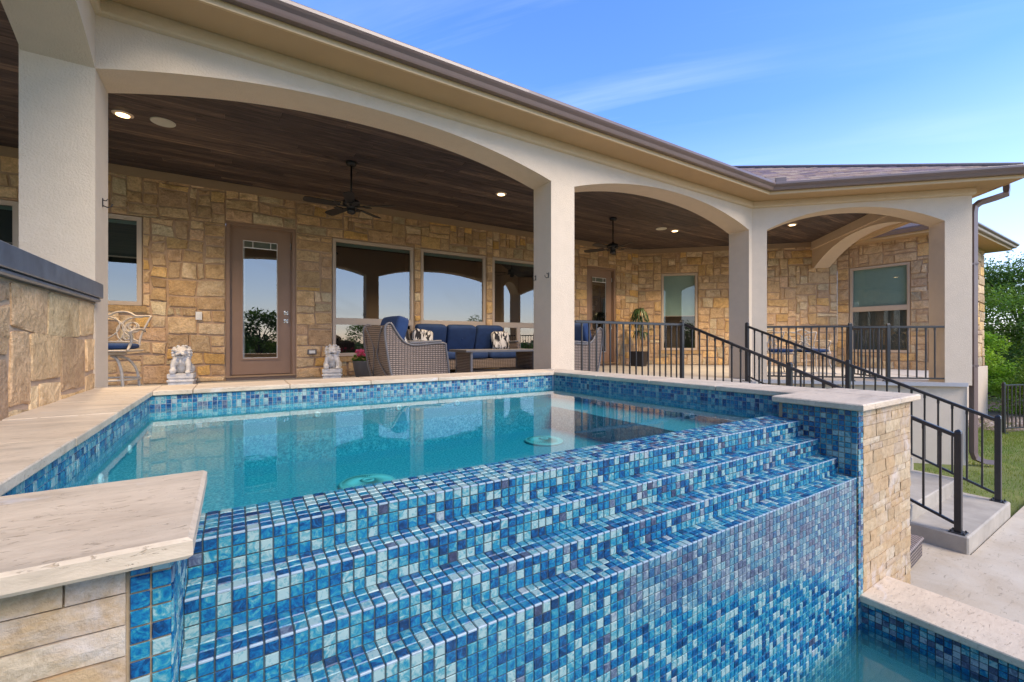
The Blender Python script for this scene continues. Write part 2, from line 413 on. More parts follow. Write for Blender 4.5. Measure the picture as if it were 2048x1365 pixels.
LEAFD = simple('dark_leaf', (.035, .075, .018), .6, .5, 3)
PINK = simple('pink_petal', (.62, .035, .17), .6, .35, 30, c2=(.75, .22, .35))
PLEAF = simple('green_foliage', (.05, .15, .03), .5, .5, 20)
DRAC = simple('strap_leaf', (.035, .085, .03), .45, .5, 9)
CANE = simple('plant_cane', (.38, .25, .13), .8, .3, 20)
BARK = simple('grey_brown_bark', (.12, .09, .07), .95, .5, 8, .8, 30, bd=.02)
MARK = simple('weep_hole', (.02, .02, .02), .9, .1)

def wicker_mat(name, c):
    m, nt, b = newmat(name); v = coords(nt); v2_ = coords(nt, (1, 1, 1), (0, 0, rad(45)))
    def wv(dir_, sc_):
        w = N(nt, 'ShaderNodeTexWave', wave_type='BANDS', bands_direction=dir_, inp={'Scale': sc_, 'Distortion': .7, 'Detail': 1, 'Detail Scale': 2}); L(nt, v2_ if dir_ == 'X' else v, w.inputs[0]); return w.outputs[1]
    a = wv('Z', 12.); bb = wv('X', 11.)
    h = math2(nt, 'MULTIPLY', a, math2(nt, 'ADD', math2(nt, 'MULTIPLY', bb, .75), .25))
    cc = ramp(nt, [(.08, tuple(x * .18 for x in c)), (.35, tuple(x * .7 for x in c)), (.8, tuple(x * 1.15 for x in c))], h)
    cc = mixrgb(nt, .5, cc, ramp(nt, [(.3, (.75, .72, .7)), (.7, (1.15, 1.1, 1.05))], noise(nt, v, 40, 3)), 'MULTIPLY')
    L(nt, cc, b.inputs['Base Color']); b.inputs['Roughness'].default_value = .6
    bump(nt, b, h, .8, .008)
    return m
WICK = wicker_mat('grey_brown_wicker', (.26, .20, .165))
def zebra_mat():
    m, nt, b = newmat('zebra_fabric'); v = coords(nt, (1, .22, 1))
    n = noise(nt, v, 26, 2, .5, .8)
    L(nt, ramp(nt, [(.475, (.015, .015, .02)), (.5, (.62, .60, .57))], n), b.inputs['Base Color']); b.inputs['Roughness'].default_value = .9
    return m
ZEBRA = zebra_mat()
def leaf_attr(name, rough=.6):
    m, nt, b = newmat(name); ca = attr(nt); L(nt, ca, b.inputs['Base Color']); b.inputs['Roughness'].default_value = rough
    b.inputs['Specular IOR Level'].default_value = .25
    tr = N(nt, 'ShaderNodeBsdfTranslucent'); L(nt, mixrgb(nt, 1., ca, (1.6, 1.7, .7), 'MULTIPLY'), tr.inputs[0]); mx = N(nt, 'ShaderNodeMixShader', inp={0: .3})
    o = nt.nodes['Material Output']; L(nt, b.outputs[0], mx.inputs[1]); L(nt, tr.outputs[0], mx.inputs[2]); L(nt, mx.outputs[0], o.inputs[0])
    return m
LEAF = leaf_attr('tree_leaf')
def attr_mat(name, rough=.85, bs=.4, bscale=60, mul=(.7, 1.2)):
    m, nt, b = newmat(name); ca = attr(nt); v = coords(nt); n = noise(nt, v, bscale, 4)
    n1 = noise(nt, v, bscale * .2, 5, .6, .5)
    c = mixrgb(nt, 1., ca, ramp(nt, [(.3, (mul[0],) * 3), (.7, (mul[1],) * 3)], n), 'MULTIPLY')
    c = mixrgb(nt, 1., c, ramp(nt, [(.3, (mul[0] + .08,) * 3), (.7, (1.1,) * 3)], n1), 'MULTIPLY')
    L(nt, c, b.inputs['Base Color']); b.inputs['Roughness'].default_value = rough; bump(nt, b, n, bs, .006); return m
SHING = attr_mat('asphalt_shingle', .95, .6, 120)
ROCK = attr_mat('river_rock', .9)
def brick_mat():
    m, nt, b = newmat('travertine_splitface'); ca = attr(nt); v = coords(nt)
    n = noise(nt, v, 34, 7, .75, .0); n1 = noise(nt, v, 7, 5, .65, .2); nw = noise(nt, v, 3.4, 6, .7, .6)
    c = mixrgb(nt, 1., ca, ramp(nt, [(.3, (.62, .58, .52)), (.55, (1, 1, 1)), (.75, (1.12, 1.1, 1.08))], n), 'MULTIPLY')
    c = mixrgb(nt, ramp(nt, [(.42, (0, 0, 0)), (.66, (.5, .5, .5))], n1), c, (.48, .29, .12))
    c = mixrgb(nt, ramp(nt, [(.55, (0, 0, 0)), (.68, (.55, .55, .55))], nw), c, (.62, .56, .52))
    L(nt, c, b.inputs['Base Color']); b.inputs['Roughness'].default_value = .8; bump(nt, b, n, .6, .012)
    return m
SPLIT = brick_mat()
def lawn_mat():
    m, nt, b = newmat('lawn'); v = coords(nt)
    c = ramp(nt, [(.3, (.13, .165, .035)), (.5, (.20, .22, .055)), (.72, (.29, .27, .10))], noise(nt, v, 1.3, 5, .65))
    c = mixrgb(nt, .6, c, ramp(nt, [(.3, (.5, .55, .4)), (.7, (1.2, 1.2, 1.1))], noise(nt, v, 60, 4)), 'MULTIPLY')
    L(nt, c, b.inputs['Base Color']); b.inputs['Roughness'].default_value = .95; bump(nt, b, noise(nt, v, 150, 2), .6, .02)
    return m
LAWN = lawn_mat()
def deck_mat():
    m, nt, b = newmat('worn_white_deck'); v = coords(nt)
    n = noise(nt, v, 2.2, 5, .6, .3)
    c = ramp(nt, [(.3, (.45, .355, .24)), (.5, (.53, .44, .32)), (.7, (.58, .50, .38))], n)
    c = mixrgb(nt, math2(nt, 'MULTIPLY', ramp(nt, [(.57, (0, 0, 0)), (.66, (1, 1, 1))], noise(nt, coords(nt, (3, 9, 1), (0, 0, .5)), 3.3, 6, .75, .7)), .6), c, (.20, .16, .11))
    L(nt, c, b.inputs['Base Color']); b.inputs['Roughness'].default_value = .85; bump(nt, b, noise(nt, v, 70, 3), .35, .006)
    return m
DECK = deck_mat()
def emis(name, c, s_):
    m = bpy.data.materials.new(name); m.use_nodes = True; nt = m.node_tree; nt.nodes.clear()
    o = N(nt, 'ShaderNodeOutputMaterial'); e = N(nt, 'ShaderNodeEmission', inp={0: (*c, 1), 1: s_}); L(nt, e.outputs[0], o.inputs[0]); return m
LAMP = emis('warm_lamp', (1, .66, .30), 3.2)

# ------------------------------------------------------------------ key dimensions (metres, eye height = 0)
ZF = -.655        # patio floor
ZC = -.327        # spa coping top
ZW = -.444        # spa water
ZD = -1.91        # lower deck
ZG = -1.94        # lawn
YF = 4.15; YW = 8.6; CEIL = 2.60; SPR = 1.91; WD = .36
B = Vector((7.54, 4.15)); D = Vector((.70711, -.70711)); Mv = Vector((.70711, .70711))
E4 = Vector((9.77, 1.92))
K = .70711
def v2(p): return (p.x, p.y)

# ------------------------------------------------------------------ the ground
g = MB(); g.add([(-400, -400, ZG - .03), (400, -400, ZG - .03), (400, 400, ZG - .03), (-400, 400, ZG - .03)], [(0, 1, 2, 3)])
# cut-out for the lower basin: build lawn as four sheets round it instead of one
g = MB()
bx0, bx1, by0, by1 = -2.2, 3.09, -3.6, 4.0
zz_ = ZG - .03
for (a0, b0, a1, b1) in ((-400, -400, bx0, 400), (bx1, -400, 400, 400), (bx0, -400, bx1, by0), (bx0, by1, bx1, 400)):
    g.add([(a0, b0, zz_), (a1, b0, zz_), (a1, b1, zz_), (a0, b1, zz_)], [(0, 1, 2, 3)])
struct('lawn', g, LAWN)
g = MB(); g.box(3.09, -6, ZG - .3, 13.5, 1.10, ZD); g.box(3.09, 1.10, ZG - .3, 5.55, 3.8, ZD)
struct('deck', g, DECK)
floor_poly = [(-6.5, 4.15), (3.3, 4.15), (3.45, 3.83), (7.3, 3.83), (7.50, 4.13), (9.71, 1.95), (13.1, 5.3), (13.1, 9), (-6.5, 9)]
g = MB(); g.prism([(-6.5, -2), (-1.2, -2), (-1.2, 4.15), (-6.5, 4.15)], ZF - .12, ZF); g.prism(floor_poly, ZF - .06, ZF)
g.prism([(10.0, 2.02), (13.25, 2.6), (13.25, 5.07), (13.0, 5.3)], ZF - .05, ZF - .004)
struct('patio_floor', g, FLOORM)
# grass blades near the steps
g = MB(); RG = random.Random(3)
for i in range(26000):
    t = RG.random() ** .6; x = 7.15 + 8.5 * t; y = 1.11 + RG.random() * 2.2
    if x + y < 11.9 and y > 1.5 and x < 9.8 and (x + y) > 11.35: continue
    if x < 9.8 and x + y > 11.5 and y > 1.95: continue
    a = RG.random() * PI; h = .02 + .028 * RG.random(); w = .004
    dx, dy = math.cos(a) * w, math.sin(a) * w; k = RG.random(); lx, ly = (RG.random() - .5) * .02, (RG.random() - .5) * .02
    n_ = mnoise.noise((x * 1.3, y * 1.3, 0)) * .5 + .5
    c = (.12 + .20 * k * n_ + .05 * n_, .17 + .12 * k + .02 * n_, .03 + .05 * k)
    g.add([(x - dx, y - dy, zz_), (x + dx, y + dy, zz_), (x + lx, y + ly, zz_ + h)], [(0, 1, 2)], c)
tag(obj('grass', g, LEAF, kind='stuff'), 'short mown green grass beside the concrete steps', 'grass')

# ------------------------------------------------------------------ house
house = thing('house', 'cream stucco and rough stone house with arched covered patio and brown gutters', 'house', (4, 6, ZG), world_children=True)
def hpart(name, mb, mat, label=None, kind=None): return obj(name, mb, mat, house, label, kind)
def sub(name, mb, mat, parent, label=None, kind=None, me=None):
    o = obj(name, mb, mat, None, label, kind, me=me); o.parent = parent; return o

# columns
c1 = [(-1.19, 4.15), (-.82, 4.15), (-.82, 4.52), (-1.19, 4.52)]
c1b = [(-1.19, .25), (-.82, .25), (-.82, .61), (-1.19, .61)]
c2 = [(3.19, 4.15), (3.55, 4.15), (3.55, 4.51), (3.19, 4.51)]
R3 = B + D * .235
c3 = [(7.45, 4.15), (B.x, B.y), v2(R3), v2(R3 + Mv * WD), (B.x + .149, 4.51), (7.45, 4.51)]
F1 = E4 - D * .36
c4 = [v2(F1), v2(E4), v2(E4 + Mv * WD), v2(F1 + Mv * WD)]
for poly, zb in ((c1, ZF), (c2, ZF), (c3, ZF), (c4, ZF - .04), (c1b, ZF)):
    g = MB(); g.prism(poly, zb, SPR); hpart('column', g, STUCCO)
# beam above the columns with arch openings
def arch_z(t, sag): return SPR + sag * math.sqrt(max(0, 1 - (2 * t - 1) ** 2 * .72)) - sag * math.sqrt(.28) if False else SPR + sag * (1 - abs(2 * t - 1) ** 2.15)
def arch_beam(p0, p1, nrm, sag, sag_in=None, n=36, top=2.62):
    # p0->p1 outer face line, nrm points to the inner side, thickness WD
    g = MB(); P0 = Vector(p0); P1 = Vector(p1); nv = Vector(nrm) * WD; sag_in = sag_in or sag
    for i in range(n):
        t0, t1 = i / n, (i + 1) / n; a = P0.lerp(P1, t0); b = P0.lerp(P1, t1); za, zb = arch_z(t0, sag), arch_z(t1, sag)
        v = [(a.x, a.y, za), (b.x, b.y, zb), (b.x, b.y, top), (a.x, a.y, top)]
        a2 = a + nv; b2 = b + nv
        w = [(a2.x, a2.y, za), (b2.x, b2.y, zb), (b2.x, b2.y, top), (a2.x, a2.y, top)]
        g.add(v + w, [(0, 1, 2, 3), (7, 6, 5, 4), (0, 4, 5, 1), (3, 2, 6, 7)])
    return g
for args in (((-.82, 4.15), (3.19, 4.15), (0, 1), .265), ((3.55, 4.15), (7.45, 4.15), (0, 1), .285)):
    pass
beams = [((-.82, .61), (-.82, 4.15), (-1, 0), .40), ((-.82, 4.15), (3.19, 4.15), (0, 1), .265), ((3.55, 4.15), (7.45, 4.15), (0, 1), .285),
         (v2(R3), v2(F1), (K, K), .30), (v2(E4 + Mv * .36), v2(E4 + Mv * 4.55), (-K, K), .45)]
for p0, p1, nr, sg in beams: hpart('arch_beam', arch_beam(p0, p1, nr, sg), STUCCO)
for poly in (c1b, c1, c2, c3, c4):
    g = MB(); g.prism(poly, SPR, 2.62); hpart('beam_head', g, STUCCO)
g = MB()
e_ = E4 + Mv * 4.55; g.prism([v2(e_), v2(e_ + Mv * .16), v2(e_ + Mv * .16 - D * WD), v2(e_ - D * WD)], SPR, 2.62)
hpart('beam_head', g, STUCCO)
# inner trim where the side beam meets the ceiling
g = MB(); s0 = F1 + Mv * .3; s1 = F1 + Mv * 4.7
for (o0, o1, z0, z1) in ((0, .03, 2.40, 2.598),):
    a, b = s0, s1; nn = -D
    g.prism([v2(a), v2(b), v2(b + nn * o1), v2(a + nn * o1)], z0, z1)
hpart('beam_trim', g, STUCCO)

# swept trims along the eave line
path = [Vector((-.82, -2.5)), Vector((-.82, 4.15)), B.copy(), E4.copy(), E4 + Mv * 4.69]
def off_path(path, o):
    out = []
    for i, p in enumerate(path):
        def rn(a, b): d = (b - a).normalized(); return Vector((d.y, -d.x))
        if i == 0: out.append(p + rn(path[0], path[1]) * o)
        elif i == len(path) - 1: out.append(p + rn(path[-2], path[-1]) * o)
        else:
            n1, n2 = rn(path[i - 1], p), rn(p, path[i + 1]); m = (n1 + n2); m = m / (1 + n1.dot(n2)); out.append(p + m * o)
    return out
def sweep(path, prof, closed=True, smooth=False):
    g = MB(); rows = [off_path(path, o) for o, z in prof]; n = len(prof); m = len(path); v = []; f = []
    for j in range(m):
        for i in range(n): v.append((rows[i][j].x, rows[i][j].y, prof[i][1]))
    for j in range(m - 1):
        for i in range(n if closed else n - 1):
            k = (i + 1) % n; f.append((j * n + i, (j + 1) * n + i, (j + 1) * n + k, j * n + k))
    if closed: f.append(tuple(range(n))); f.append(tuple((m - 1) * n + i for i in range(n))[::-1])
    g.add(v, f, smooth=smooth); return g
# the path shortened so the frieze ends at the column
hpart('frieze_band', sweep(path, [(.002, 2.285), (.028, 2.298), (.034, 2.31), (.034, 2.398), (.002, 2.398)]), FRIEZE)
hpart('soffit', sweep(path, [(.004, 2.40), (.36, 2.40), (.36, 2.412), (.004, 2.412)]), SOFFIT)
hpart('fascia', sweep(path, [(.362, 2.392), (.385, 2.392), (.385, 2.53), (.362, 2.53)]), FASCIA)
GP = [(.388, 2.44), (.445, 2.44), (.452, 2.455), (.462, 2.482), (.485, 2.505), (.497, 2.522), (.497, 2.548), (.492, 2.556), (.478, 2.556), (.478, 2.55), (.484, 2.545), (.44, 2.47), (.395, 2.46), (.395, 2.56), (.388, 2.56)]
gut = hpart('gutter', sweep(path, GP), GUTTER)
# wing at the right with its own eave
path2 = [Vector((13.25, 5.3)), Vector((13.25, 3.1)), Vector((16.85, 3.1)), Vector((16.85, 9))]
path2r = list(path2)
def sweepR(prof): return sweep([p for p in path2r], [(-o if False else o, z) for o, z in prof])
# for this path the outward side is on the right of travel as well (down -Y: right is -X)
hpart('soffit', sweep(path2, [(.004, 2.40), (.42, 2.40), (.42, 2.412), (.004, 2.412)]), SOFFIT)
hpart('fascia', sweep(path2, [(.422, 2.392), (.445, 2.392), (.445, 2.53), (.422, 2.53)]), FASCIA)
hpart('gutter', sweep(path2, [(o + .06, z) for o, z in GP]), GUTTER)
g = MB(); cpt = off_path(path, .47)[2]
Mx = Matrix.Translation((cpt.x, cpt.y, 2.556)) @ Matrix.Rotation(rad(-22.5), 4, 'Z')
g.box(-.16, -.01, 0, .16, .0, .07, M=Mx @ Matrix.Translation((0, 0, 0)))
g.box(.02, -.012, 0, .17, .008, .07, M=Matrix.Translation((cpt.x, cpt.y, 2.556)) @ Matrix.Rotation(rad(-45), 4, 'Z'))
sub('splash_guard', g, GUTTER, gut).matrix_parent_inverse = gut.matrix_world.inverted()

# roof planes
PIT = .46
roof = MB()
def zr(d): return 2.555 + PIT * d
e0 = off_path(path, .40)
# main plane over the long eave, its hip and valley, and the plane over the angled eave
rl = MB()
rl.add([(e0[0].x, e0[0].y, zr(0)), (e0[1].x, e0[1].y, zr(0)), (e0[1].x - 4, e0[1].y + 4, zr(4)), (e0[0].x - 4, e0[0].y, zr(4))], [(0, 1, 2, 3)])
vd = (Vector((0, 1)) + Mv).normalized(); k4 = 5.2 / vd.y      # valley direction between main and angled planes
va = e0[2] + vd * k4
rl.add([(e0[1].x, e0[1].y, zr(0)), (e0[2].x, e0[2].y, zr(0)), (va.x, va.y, zr(5.2)), (e0[1].x - 4, e0[1].y + 5.2, zr(5.2))], [(0, 1, 2, 3)])
hip = e0[3] + Vector((0, 1)) * (5.2 * 1.41421)
rl.add([(e0[2].x, e0[2].y, zr(0)), (e0[3].x, e0[3].y, zr(0)), (hip.x, hip.y, zr(5.2)), (va.x, va.y, zr(5.2))], [(0, 1, 2, 3)])
s4 = E4 + Mv * 5.5 + D * .4
rl.add([(e0[3].x, e0[3].y, zr(0)), (s4.x, s4.y, zr(0)), (hip.x + 3, hip.y + 3, zr(5.2)), (hip.x, hip.y, zr(5.2))], [(0, 1, 2, 3)])
# wing roof
w0 = [(12.83, 5.4), (12.83, 2.68), (17.27, 2.68), (17.27, 9)]
rl.add([(12.83, 2.68, zr(0)), (17.27, 2.68, zr(0)), (15.05, 4.9, zr(2.2))], [(0, 1, 2)])
rl.add([(12.83, 8.5, zr(0)), (12.83, 2.68, zr(0)), (15.05, 4.9, zr(2.2)), (15.05, 8.5, zr(2.2))], [(0, 1, 2, 3)])
rl.add([(17.27, 2.68, zr(0)), (17.27, 8.5, zr(0)), (15.05, 8.5, zr(2.2)), (15.05, 4.9, zr(2.2))], [(0, 1, 2, 3)])
for i in range(len(rl.c)): rl.c[i] = (.16, .12, .11)
roofo = hpart('roof', rl, SHING)
g = MB(); RS = random.Random(11)
P2 = e0[2]; T = D; IN = Mv; Ltot = (e0[3] - e0[2]).length
sh = .145; nr_ = int(5.2 / .9 / sh)
pal = [(.33, .22, .17), (.42, .29, .21), (.28, .20, .19), (.24, .17, .18), (.46, .34, .25), (.36, .25, .22)]
for r_ in range(nr_):
    d0 = r_ * sh; d1 = d0 + sh + .03
    lo = (vd.dot(T)) * d0 / vd.dot(IN); hi = Ltot - d0   # hip at 45 deg
    u = lo - RS.random() * .2
    while u < hi:
        w = RS.choice((.15, .2, .25, .3)); a, b = max(u, lo), min(u + w, hi)
        if b > a + .02:
            th = .006 + .008 * RS.random(); c = RS.choice(pal)
            def pt(uu, dd, h): q = P2 + T * uu + IN * dd; return (q.x, q.y, zr(dd) + h)
            g.add([pt(a, d0, th + .006), pt(b, d0, th + .006), pt(b, d1, .004), pt(a, d1, .004), pt(a, d0, .001), pt(b, d0, .001)], [(0, 1, 2, 3), (4, 5, 1, 0)], c)
        u += w
o = obj('shingles', g, SHING, kind='stuff'); o.parent = roofo; o.matrix_parent_inverse = Matrix.Identity(4)
roofo_inv = Matrix.Identity(4)
g = MB(); h0 = e0[3]; g.tube([(h0.x, h0.y + .05, zr(0) + .02), (hip.x, hip.y, zr(5.2) + .02)], .05, 5)
for i in range(len(g.c)): g.c[i] = (.12, .10, .11)
o = obj('hip_cap', g, SHING); o.parent = roofo

# ceiling of planks
g = MB(); g.prism([(-6, -2), (-.9, -2), (-.9, 4.3), (7.6, 4.3), (9.85, 2.05), (13.2, 5.2), (9.72, 8.7), (-6, 8.7)], 2.622, 2.65)
ceil = hpart('ceiling', g, MARK)
RP = random.Random(5)
pw = .134; y = 8.55
rows = []
while y > 1.9:
    rows.append(y); y -= pw
cands = []
for y in rows:
    y0, y1 = y - pw + .004, y
    if y1 > 4.2:
        x0 = -3.6; x1 = min(18.3 - y0, y0 + 7.95)
    else:
        x0 = max(11.9 - y1 + .0, -3.6); x1 = y0 + 7.95
        if x0 >= x1: continue
    x = x0 - RP.random() * 1.5
    while x < x1:
        l = RP.choice((1.8, 2.4, 3.0, 3.6)); a, b = max(x, x0), min(x + l, x1)
        if b - a > .05: cands.append((a + .001, y0, b - .001, y1))
        x += l
# left wing ceiling
y = 4.1
while y > .3:
    cands.append((-3.6, y - pw + .004, -1.2, y)); y -= pw
def area_px(pts):
    q = [proj(p) for p in pts]
    if any(a is None for a in q): return 0
    xs = [a[0] for a in q]; ys = [a[1] for a in q]
    if max(xs) < 0 or min(xs) > 2048 or max(ys) < 0 or min(ys) > 1365: return 0
    A = 0
    for i in range(len(q)): A += q[i][0] * q[(i + 1) % len(q)][1] - q[(i + 1) % len(q)][0] * q[i][1]
    return abs(A) / 2
cands.sort(key=lambda c: -area_px([(c[0], c[1], CEIL), (c[2], c[1], CEIL), (c[2], c[3], CEIL), (c[0], c[3], CEIL)]))
rest = MB()
for i, (a, y0, b, y1) in enumerate(cands):
    g = MB() if i < 290 else rest
    g.box(a, y0, CEIL + RP.random() * .002, b, y1, CEIL + .02, b=.002, c=(RP.random(), RP.random(), 0))
    if i < 290: sub('plank', g, PLANK, ceil)
if rest.v: sub('planks', rest, PLANK, ceil, kind='stuff')

# ------------------------------------------------------------------ rubble stone walls
PAL = [(.46, .335, .20), (.44, .31, .18), (.41, .29, .17), (.49, .37, .235), (.44, .32, .21), (.47, .36, .235), (.42, .31, .20), (.37, .26, .165), (.52, .42, .30), (.45, .39, .28),
       (.48, .34, .17), (.44, .31, .21), (.36, .31, .22), (.48, .36, .23), (.50, .33, .13)]
all_stones = []
def stone_wall(O, U, Nn, len_, z0, z1, openings, cell=.093, seed=1, wall='stone_wall', pal=PAL, big=1., proud=.024, parent=None, depth=.2, cool=0.):
    O = Vector(O); U = Vector(U); Nn = Vector(Nn); rs = random.Random(seed)
    def lines(lo, hi, marks):
        ms = sorted(set([lo, hi] + [m for m in marks if lo < m < hi])); out = []; fix = []
        for a, b in zip(ms[:-1], ms[1:]):
            n = max(1, round((b - a) / cell))
            for i in range(n): out.append(a + (b - a) * i / n); fix.append(i == 0)
        out.append(ms[-1]); fix.append(True); return out, fix
    ul, uf = lines(0, len_, [o[0] for o in openings] + [o[1] for o in openings])
    zl, zf = lines(z0, z1, [o[2] for o in openings] + [o[3] for o in openings])
    nu, nz_ = len(ul) - 1, len(zl) - 1
    used = [[False] * nz_ for _ in range(nu)]
    for i in range(nu):
        for j in range(nz_):
            cu, cz = (ul[i] + ul[i + 1]) / 2, (zl[j] + zl[j + 1]) / 2
            for o in openings:
                if o[0] < cu < o[1] and o[2] < cz < o[3]: used[i][j] = True
    blocked = [r[:] for r in used]
    def P(u, z, h): q = O + U * u + Nn * h; return (q.x, q.y, z)
    # backing of mortar
    g = MB()
    for i in range(nu):
        j = 0
        while j < nz_:
            if blocked[i][j]: j += 1; continue
            k = j
            while k < nz_ and not blocked[i][k]: k += 1
            a, b, c, d = ul[i], ul[i + 1], zl[j], zl[k]
            g.add([P(a, c, 0), P(b, c, 0), P(b, d, 0), P(a, d, 0), P(a, c, -depth), P(b, c, -depth), P(b, d, -depth), P(a, d, -depth)],
                  [(0, 1, 2, 3), (7, 6, 5, 4), (0, 4, 5, 1), (2, 6, 7, 3)] + ([(0, 3, 7, 4)] if i == 0 or blocked[i - 1][j] else []) + ([(1, 5, 6, 2)] if i == nu - 1 or blocked[i + 1][j] else []))
            j = k
    # reveal faces of openings
    wl = obj(wall, g, MORTAR, parent or house)
    order = [(i, j) for j in range(nz_) for i in range(nu)]
    jw = [[(0, 0)] * (nz_ + 1) for _ in range(nu + 1)]
    for i in range(nu + 1):
        for j in range(nz_ + 1):
            jw[i][j] = (0 if uf[i] else (rs.random() - .5) * cell * .42, 0 if zf[j] else (rs.random() - .5) * cell * .42)
    for (i, j) in order:
        if used[i][j]: continue
        tall = rs.random() < .22
        w = rs.choice((1, 2, 2)) if tall else rs.choice((2, 2, 3, 3, 4, 4, 5)); h = rs.choice((2, 3, 3)) if tall else rs.choice((1, 2, 2, 2, 2, 3))
        w = int(round(w * big)); h = int(round(h * big))
        ww = 0
        while ww < w and i + ww < nu and not used[i + ww][j]: ww += 1
        hh = 1
        while hh < h and j + hh < nz_ and all(not used[i + a][j + hh] for a in range(ww)): hh += 1
        # avoid leaving a one-cell sliver
        if i + ww < nu and not used[i + ww][j] and (i + ww + 1 >= nu or used[i + ww + 1][j]) and all(not used[i + ww][j + b] for b in range(hh)): ww += 1
        for a in range(ww):
            for b in range(hh): used[i + a][j + b] = True
        cs = [(i, j), (i + ww, j), (i + ww, j + hh), (i, j + hh)]
        q = [(ul[a] + jw[a][b][0], zl[b] + jw[a][b][1]) for a, b in cs]
        cu = sum(p[0] for p in q) / 4; cz = sum(p[1] for p in q) / 4
        g_ = .008 + rs.random() * .006; outl = []
        for k in range(4):
            p, r = q[k], q[(k + 1) % 4]; ln = math.hypot(r[0] - p[0], r[1] - p[1])
            for t in ((.10, .9) if ln < .13 else (.08, .36, .66, .92)):
                x = p[0] + (r[0] - p[0]) * t; z = p[1] + (r[1] - p[1]) * t
                dx, dz = cu - x, cz - z; ex = r[0] - p[0]; ez = r[1] - p[1]; el = max(1e-6, math.hypot(ex, ez)); nx, nz2 = -ez / el, ex / el
                kk = g_ + (rs.random() - .3) * .009
                outl.append((x + nx * kk, z + nz2 * kk))
        n = len(outl); pr_ = proud * (.55 + .7 * rs.random()); ins = .007 + .008 * rs.random()
        v = [P(a, b, -.002) for a, b in outl]
        v += [P(a, b, pr_ * .7) for a, b in outl]
        v += [P(a + (cu - a) * ins * 6, b + (cz - b) * ins * 6, pr_ + (rs.random() - .5) * .008) for a, b in outl]
        v.append(P(cu + (rs.random() - .5) * .04, cz + (rs.random() - .5) * .03, pr_ + .004 + rs.random() * .007))
        f = [(k, (k + 1) % n, n + (k + 1) % n, n + k) for k in range(n)] + [(n + k, n + (k + 1) % n, 2 * n + (k + 1) % n, 2 * n + k) for k in range(n)] + [(2 * n + k, 2 * n + (k + 1) % n, 3 * n) for k in range(n)]
        c = rs.choice(pal); br = .92 + rs.random() * .46; c = tuple(x * br * k_ for x, k_ in zip(c, (1.13, 1.07, .95)))
        if cool: c = tuple(a * (1 - cool) + b * cool for a, b in zip(c, (.55, .48, .38)))
        pts = [P(a, b, 0) for a, b in q]
        all_stones.append((area_px(pts), v, f, c, wl))
    return wl
doors = [(-.118, .928), (7.78, 8.83)]
def U0(x): return x + 5.0
wins = [(-3.75, -2.46, .50, 1.90), (-2.15, -1.17, .53, 1.89), (1.53, 3.10, -.29, 1.92), (3.24, 4.78, -.29, 1.92), (4.94, 6.48, -.29, 1.92)]
ops = [(U0(a), U0(b), ZF, 1.985) for a, b in doors] + [(U0(a), U0(b), c, d) for a, b, c, d in wins]
stone_wall((-5, 8.6), (1, 0), (0, -1), 14.72, ZF, 2.62, ops, seed=4)
stone_wall((9.72, 8.6), (K, -K), (-K, -K), 4.99, ZF, 2.62, [(.63, 1.60, -.26, 1.91)], seed=9, cell=.098, cool=.12)
stone_wall((13.25, 5.07), (0, -1), (-1, 0), 1.97, ZF - .5, 2.42, [(.26, 1.46, -.28, 1.86)], seed=12, cell=.1, cool=.2)
stone_wall((13.25, 3.1), (1, 0), (0, -1), 3.6, ZF, 2.42, [], seed=13, cell=.12)
# bar wall of larger stone
barw = thing('bar_wall', 'low wall of large tan rubble stone carrying the dark granite counter', 'wall', (-1, 2.4, ZF), world_children=True)
PALB = [(.54, .38, .22), (.58, .43, .26), (.48, .33, .20), (.42, .29, .19), (.60, .46, .28), (.54, .37, .19)]
stone_wall((-.825, .62), (0, 1), (1, 0), 3.50, ZF, .27, [], cell=.112, seed=35, wall='stone_wall', pal=PALB, big=1.0, proud=.009, parent=barw)
all_stones.sort(key=lambda s_: -s_[0])
rest = {}
for i, (A, v, f, c, wl) in enumerate(all_stones):
    isbar = wl.parent == barw
    if (i < 290 or isbar) and A > 0:
        g = MB(); g.add(v, f, c); sub('stone', g, STONE, wl)
    else:
        rest.setdefault(wl.name, (wl, MB()))[1].add(v, f, c)
for wl, g in rest.values(): sub('stones', g, STONE, wl, kind='stuff')
# crown board under the ceiling along the stone walls
def board(O, U, Nn, u0, u1, z0, z1, h0, h1, g=None):
    g = g or MB(); O = Vector(O); U = Vector(U); Nn = Vector(Nn)
    q = [O + U * u0 + Nn * h0, O + U * u1 + Nn * h0, O + U * u1 + Nn * h1, O + U * u0 + Nn * h1]
    v = [(p.x, p.y, z0) for p in q] + [(p.x, p.y, z1) for p in q]
    return g.add(v, [(3, 2, 1, 0), (4, 5, 6, 7), (0, 1, 5, 4), (1, 2, 6, 5), (2, 3, 7, 6), (3, 0, 4, 7)])
g = board((-5, 8.6), (1, 0), (0, -1), 0, 14.72, 2.47, 2.599, 0, .055); board((9.72, 8.6), (K, -K), (-K, -K), 0, 4.99, 2.47, 2.598, .0, .055, g)
hpart('crown_board', g, TRIM)
# plinth and foundation
g = MB()
g.prism([(13.2, 3.04), (16.95, 3.04), (16.95, 3.2), (13.2, 3.2)], ZG - .1, ZF); hpart('foundation', g, FOUND)
g = MB(); hb = B + Vector((0, 0))
fp = [(3.5, 3.90), (7.33, 3.90), v2(Vector((7.61, 4.15)) + Vector((0, 0))), v2(E4 + Mv * .07 - D * .02), v2(E4 + Mv * 2.9), v2(E4 + Mv * 2.9 - D * .2), (9.7, 2.4), (7.8, 4.3), (3.5, 4.1)]
g.prism(fp, ZG - .1, ZF - .06); hpart('foundation', g, FOUND)
